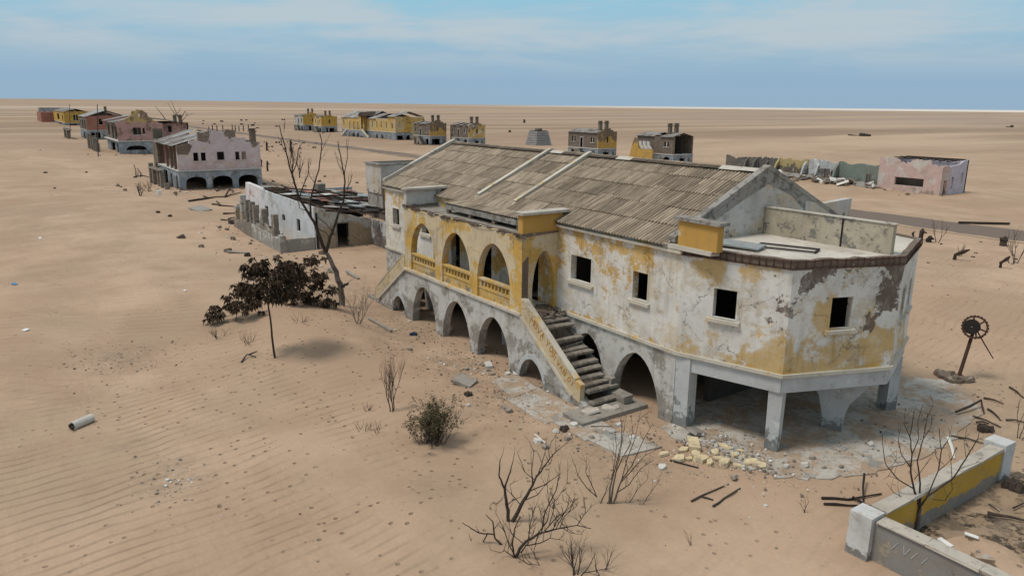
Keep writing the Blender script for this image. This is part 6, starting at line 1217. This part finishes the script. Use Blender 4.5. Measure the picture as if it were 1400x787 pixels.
poles('scorched_stick', 'left of two scorched sticks lying parallel on the sand, with a side twig', 'stick', [[(945, 686), (962, 677), (990, 665)], [(960, 680), (975, 684)]], 'bark_dk', .035)
poles('scorched_stick', 'right of two scorched sticks lying parallel on the sand', 'stick', [[(975, 693), (990, 682), (1012, 668)]], 'bark_dk', .04)
poles('scrap_iron', 'black iron scrap cross lying on the sand near the boundary wall', 'scrap', [[(1123, 682), (1160, 684), (1205, 676)], [(1126, 690), (1160, 692), (1200, 693)], [(1180, 660, .3), (1180, 686)], [(1165, 684, .1), (1190, 695)]], 'black_iron', .045)
poles('driftwood', 'long forked driftwood log in front of the nearest pink house', 'log', [[(258, 276), (285, 272), (308, 270), (330, 264)], [(285, 272), (278, 269)], [(308, 270), (318, 260, .4)], [(296, 262), (310, 258)]], 'bark_dk', .12)
poles('driftwood', 'flat driftwood branches beside the pink-edged wall end', 'log', [[(290, 280), (305, 282), (328, 284)], [(300, 282), (296, 276)], [(305, 293), (330, 292)]], 'bark_dk', .10)
poles('driftwood', 'long thin log lying below the driftwood by the white building', 'log', [[(302, 301), (325, 303)], [(312, 300), (320, 298)]], 'bark_dk', .07)
poles('driftwood', 'forked dead branch lying left of the nearest pink house', 'log', [[(183, 243), (196, 241), (204, 243)], [(186, 243), (184, 233, .9)], [(192, 242), (188, 235, .5)]], 'bark_dk', .10)
poles('scorched_stick', 'dark bent branch lying at the foot of the thin-trunked tree', 'branch', [[(330, 496), (338, 488, .1), (350, 489)], [(340, 488, .08), (352, 485, .15)]], 'bark_dk', .04)
poles('charred_plank', 'crossed dark planks on the sand left of the thin upright wheel pole debris', 'plank', [[(1306, 568, .1), (1340, 556, .25), (1345, 566)]], 'bark_dk', .06)
for i, (a, b, lab) in enumerate((((1330, 570), (1368, 585), 'dark plank pointing away from the tree tops at right'), ((1345, 545), (1372, 553), 'upper short dark plank in the debris strip at right'), ((1334, 578), (1352, 580), 'small dark plank under the bent branch at right'), ((1375, 575), (1400, 578), 'flat dark plank at the right edge of the sand'), ((1300, 597), (1345, 607), 'long thin rod lying behind the boundary wall'), ((1350, 560), (1366, 573), 'slanting dark plank in the debris strip at right'), ((1380, 530), (1400, 545), 'dark branch at the right edge above the wall pillar'))):
    poles('charred_plank', lab, 'plank', [[a, ((a[0]+b[0])/2, (a[1]+b[1])/2, .05), b]], 'bark_dk', .045)
poles('white_pole', 'pale weathered pole lying behind the boundary wall tree', 'pole', [[(1296, 600), (1304, 628)]], 'white', .06)
poles('charred_log', 'charred log lying on soil inside the boundary wall', 'log', [[(1350, 703), (1380, 708), (1400, 713)]], 'bark_dk', .06, .10); poles('charred_log', 'dark twigs lying on soil below the far wall pillar', 'branch', [[(1352, 690), (1366, 700)], [(1385, 695), (1400, 688)]], 'bark_dk', .03, .10)
flat('paper_scrap', 'white paper scrap on the dark soil, right one', 'litter', 1328, 733, .35, .14, .03, .4, .1, 'white', z=.09); flat('paper_scrap', 'white broken tile on the dark soil, left one', 'litter', 1292, 743, .40, .16, .05, -.2, .1, 'white', z=.09); flat('stone_block', 'pale stone block on the soil against the wall coping', 'stone', 1342, 768, .5, .25, .16, .9, .1, 'pad', z=.09)
for i, (x, y) in enumerate(((1170, 247), (1175, 243))): pass
pw = G(1172, 250); m_ = MB(); m_.tube([atdepth(1172+10*math.cos(a), 249-9*max(0, math.sin(a)), pw)-pw+UP*.05 for a in [math.pi*i/8 for i in range(9)]], .06, 4); o = m_.build('bent_rod', M['rust']); o.location = pw; tag(o, 'bent rusty rod arching out of the sand before the green wall', 'rod')
GY = 'pale yellow blocks of broken masonry'
for i, (x, y, s_) in enumerate(((907, 622, .42), (928, 628, .55), (934, 616, .45), (948, 610, .75), (951, 622, .40), (958, 629, .72), (978, 620, .42), (982, 628, .4), (988, 611, .45), (990, 634, .72), (1004, 624, .4), (1008, 638, .45), (1012, 618, .35), (1026, 634, .62), (1038, 638, .55), (942, 628, .3), (970, 634, .4), (996, 614, .3), (1020, 625, .3))):
    p = G(x, y); m_ = MB(); 
    if i == 3: m_.box((-.42, -.2, -.08), (.42, .2, .12), .02)
    else: m_.chunk((0, 0, 0), s_, s_*rq.uniform(.5, .8), s_*rq.uniform(.16, .26), 0, .14, rq)
    o = m_.build('yellow_block', M['yblock']); o.location = p+UP*rq.uniform(.05, .08); o.rotation_euler.z = rq.uniform(0, 3); tag(o, 'pale yellow broken masonry block in the rubble strip before the villa columns', 'block', GY)
GW = 'whitish plaster lumps round the villa'
wl = [(760, 590), (722, 556), (735, 604), (748, 553), (800, 545), (785, 582), (846, 582), (892, 605), (884, 607), (871, 600), (1075, 640), (1060, 648), (1085, 632), (1100, 638), (1035, 640), (960, 597), (945, 590), (975, 605), (660, 500), (668, 507), (656, 498), (673, 512), (700, 520), (694, 512), (638, 505), (690, 558), (745, 612), (865, 600), (905, 640), (1110, 628), (640, 555), (776, 600), (830, 566), (552, 428), (560, 440), (575, 425), (585, 432), (1090, 560), (1150, 640), (1190, 610), (1003, 655), (1345, 785), (300, 255), (560, 478), (540, 452)]
for (x, y) in wl:
    p = G(x, y); s_ = rq.uniform(.10, .28); m_ = MB(); m_.chunk((0, 0, 0), s_*1.3, s_, s_*.5, 0, .3, rq); o = m_.build('plaster_lump', M['wchunk'] if rq.random() < .65 else M['gchunk']); o.location = p+UP*(.05+.05*(x > 905)); o.rotation_euler.z = rq.uniform(0, 3); tag(o, 'small pale plaster lump lying on the ground near the villa', 'rubble', GW)
flat('concrete_slab', 'grey pointed slab leaning in the rubble behind the yellow blocks', 'slab', 952, 594, .8, .5, .12, R(100), .35, 'slab'); flat('plaster_slab', 'white slab at the foot of the right small arch', 'slab', 705, 511, .6, .25, .1, R(-30), .1, 'wchunk'); flat('plaster_slab', 'white broken slab before the rightmost big porch arch', 'slab', 668, 501, .55, .3, .12, R(-20), .1, 'wchunk')
GD = 'collapsed slabs below the ruined terrace'
for i in range(110):
    x = rq.uniform(-83, -59.5); y = 108.2-abs(rq.gauss(0, 2.2)); s_ = rq.uniform(.5, 1.9); p = Vector((x, y, hgt(x, y)))
    m_ = MB(); m_.box((-s_/2, -s_*.3, -.06), (s_/2, s_*.3, .06), .07); o = m_.build('fallen_slab', M[rq.choice(['wchunk', 'wchunk', 'gchunk', 'hroof', 'rubble_dk'])]); o.location = p+UP*rq.uniform(.1, .55); o.rotation_euler = (rq.uniform(-.5, .5), rq.uniform(-.5, .5), rq.uniform(0, 3)); tag(o, 'fallen plaster slab in the debris below the roofless coloured walls', 'slab', GD)
# gravel and crumbs
def gravel(name, n, areas, smin, smax, mat, seed):
    rg = random.Random(seed); m_ = MB(); tot = sum(a[4] for a in areas)
    for _ in range(n):
        k = rg.uniform(0, tot)
        for a in areas:
            k -= a[4]
            if k <= 0: break
        x = rg.gauss(a[0], a[2]); y = rg.gauss(a[1], a[3]); s_ = smin*(smax/smin)**(rg.random()**3)
        if 19.9 < y < 31 and -44 < x < -18.4: continue
        m_.chunk((x, y, hgt(x, y)+s_*.12+(.06 if (-18.5 < x < -9 and 19 < y < 31) else 0)), s_, s_*.75, s_*.55, rg.uniform(0, 3), .4, rg)
    tag(m_.build(name, mat, fix=False), kind='stuff')
gravel('gravel_grey', 1700, [(-26, 16.6, 6, 1.2, 3), (-18.5, 17.6, 2.2, 1.0, 2.5), (-15.5, 20.2, 1.4, .8, 3), (-12, 29, 3, 3, 1.0), (-38.5, 3.6, 1.6, 1.4, .6), (-24.6, 3.2, 1.0, .5, .6), (-62, 19, 5, 2, .6), (-12, 24, 1.5, 2.5, .8)], .03, .13, M['gchunk'], 71)
gravel('gravel_pale', 500, [(-19, 18, 3, .8, 2), (-15.5, 20.2, 1.5, .7, 3), (-26, 17.2, 4, .5, 2), (-24.2, 3.6, .9, .25, .8), (-24, 17.0, 3, .5, 2)], .03, .16, M['wchunk'], 72)
gravel('gravel_dark', 1100, [(-30, 15.5, 8, 1.6, 2), (-30, 17.6, 5, .35, 2), (-24.5, 16.9, 2, .6, 1.5), (-28, 18.9, 5, .5, 2), (-14, 34, 4, 4, 1), (-24, 57, 5, 3, .8), (-38, 4, 1.8, 1.6, .8), (-100, 17, 12, 4, .8), (-27, 7, 6, 3, .25)], .03, .11, M['bark_dk'], 73)

for px, py, s_, lab, mt in ((350, 262, .8, 'dark rubble at the right arch of the nearest pink house', 'rubble_dk'), (327, 284, .8, 'dark scrap heap at the broken far end of the white building', 'bark_dk'), (331, 300, .9, 'broken brick heap at the far end of the enclosure wall', 'rubble_dk'), (318, 306, .8, 'dark scrap scattered left of the enclosure wall', 'bark_dk'), (216, 291, .4, 'small dark clump on sand in front of the pink house tufts', 'bark_dk'), (232, 296, .4, 'tiny dark stone right of the small dark clump on sand', 'bark_dk'), (338, 350, .5, 'dark knot of wood beside the half buried board', 'bark_dk'), (455, 372, .7, 'rubble on the sand by the sand-brick doorway', 'gchunk'), (1345, 588, .5, 'dark rubble knot by the debris strip at right', 'bark_dk'), (1388, 668, .6, 'dark rubbish heap under the far wall pillar', 'bark_dk'), (62, 237, .5, 'dark object on the far left sand', 'bark_dk'), (75, 258, .35, 'small dark object on the left sand below the pink houses', 'bark_dk'), (118, 236, .4, 'thin dark debris on the left sand in front of the pink row', 'bark_dk'), (640, 540, .3, 'small dark stone right of the tilted slab', 'bark_dk')):
    lump('scrap_heap', lab, 'rubble', px, py, s_, mt, 7)
gravel('gravel_houses', 900, [(-112, 26, 5, 8, 2), (-190, 26, 6, 8, 1), (-126, 113, 8, 1.5, 1), (-103, 113, 8, 2, 1.2), (-196, 110, 9, 3, 1), (-66, 20, 6, 3, 2), (-190, 60, 14, 3, .8), (-320, 113, 16, 3, .8), (-72, 106, 8, 1.6, 4)], .12, .75, M['rubble_dk'], 74)
gravel('gravel_pale', 260, [(-112, 24, 5, 6, 1), (-75, 107, 9, 1.8, 1.5), (-66, 19, 6, 2, 1)], .08, .45, M['wchunk'], 75)
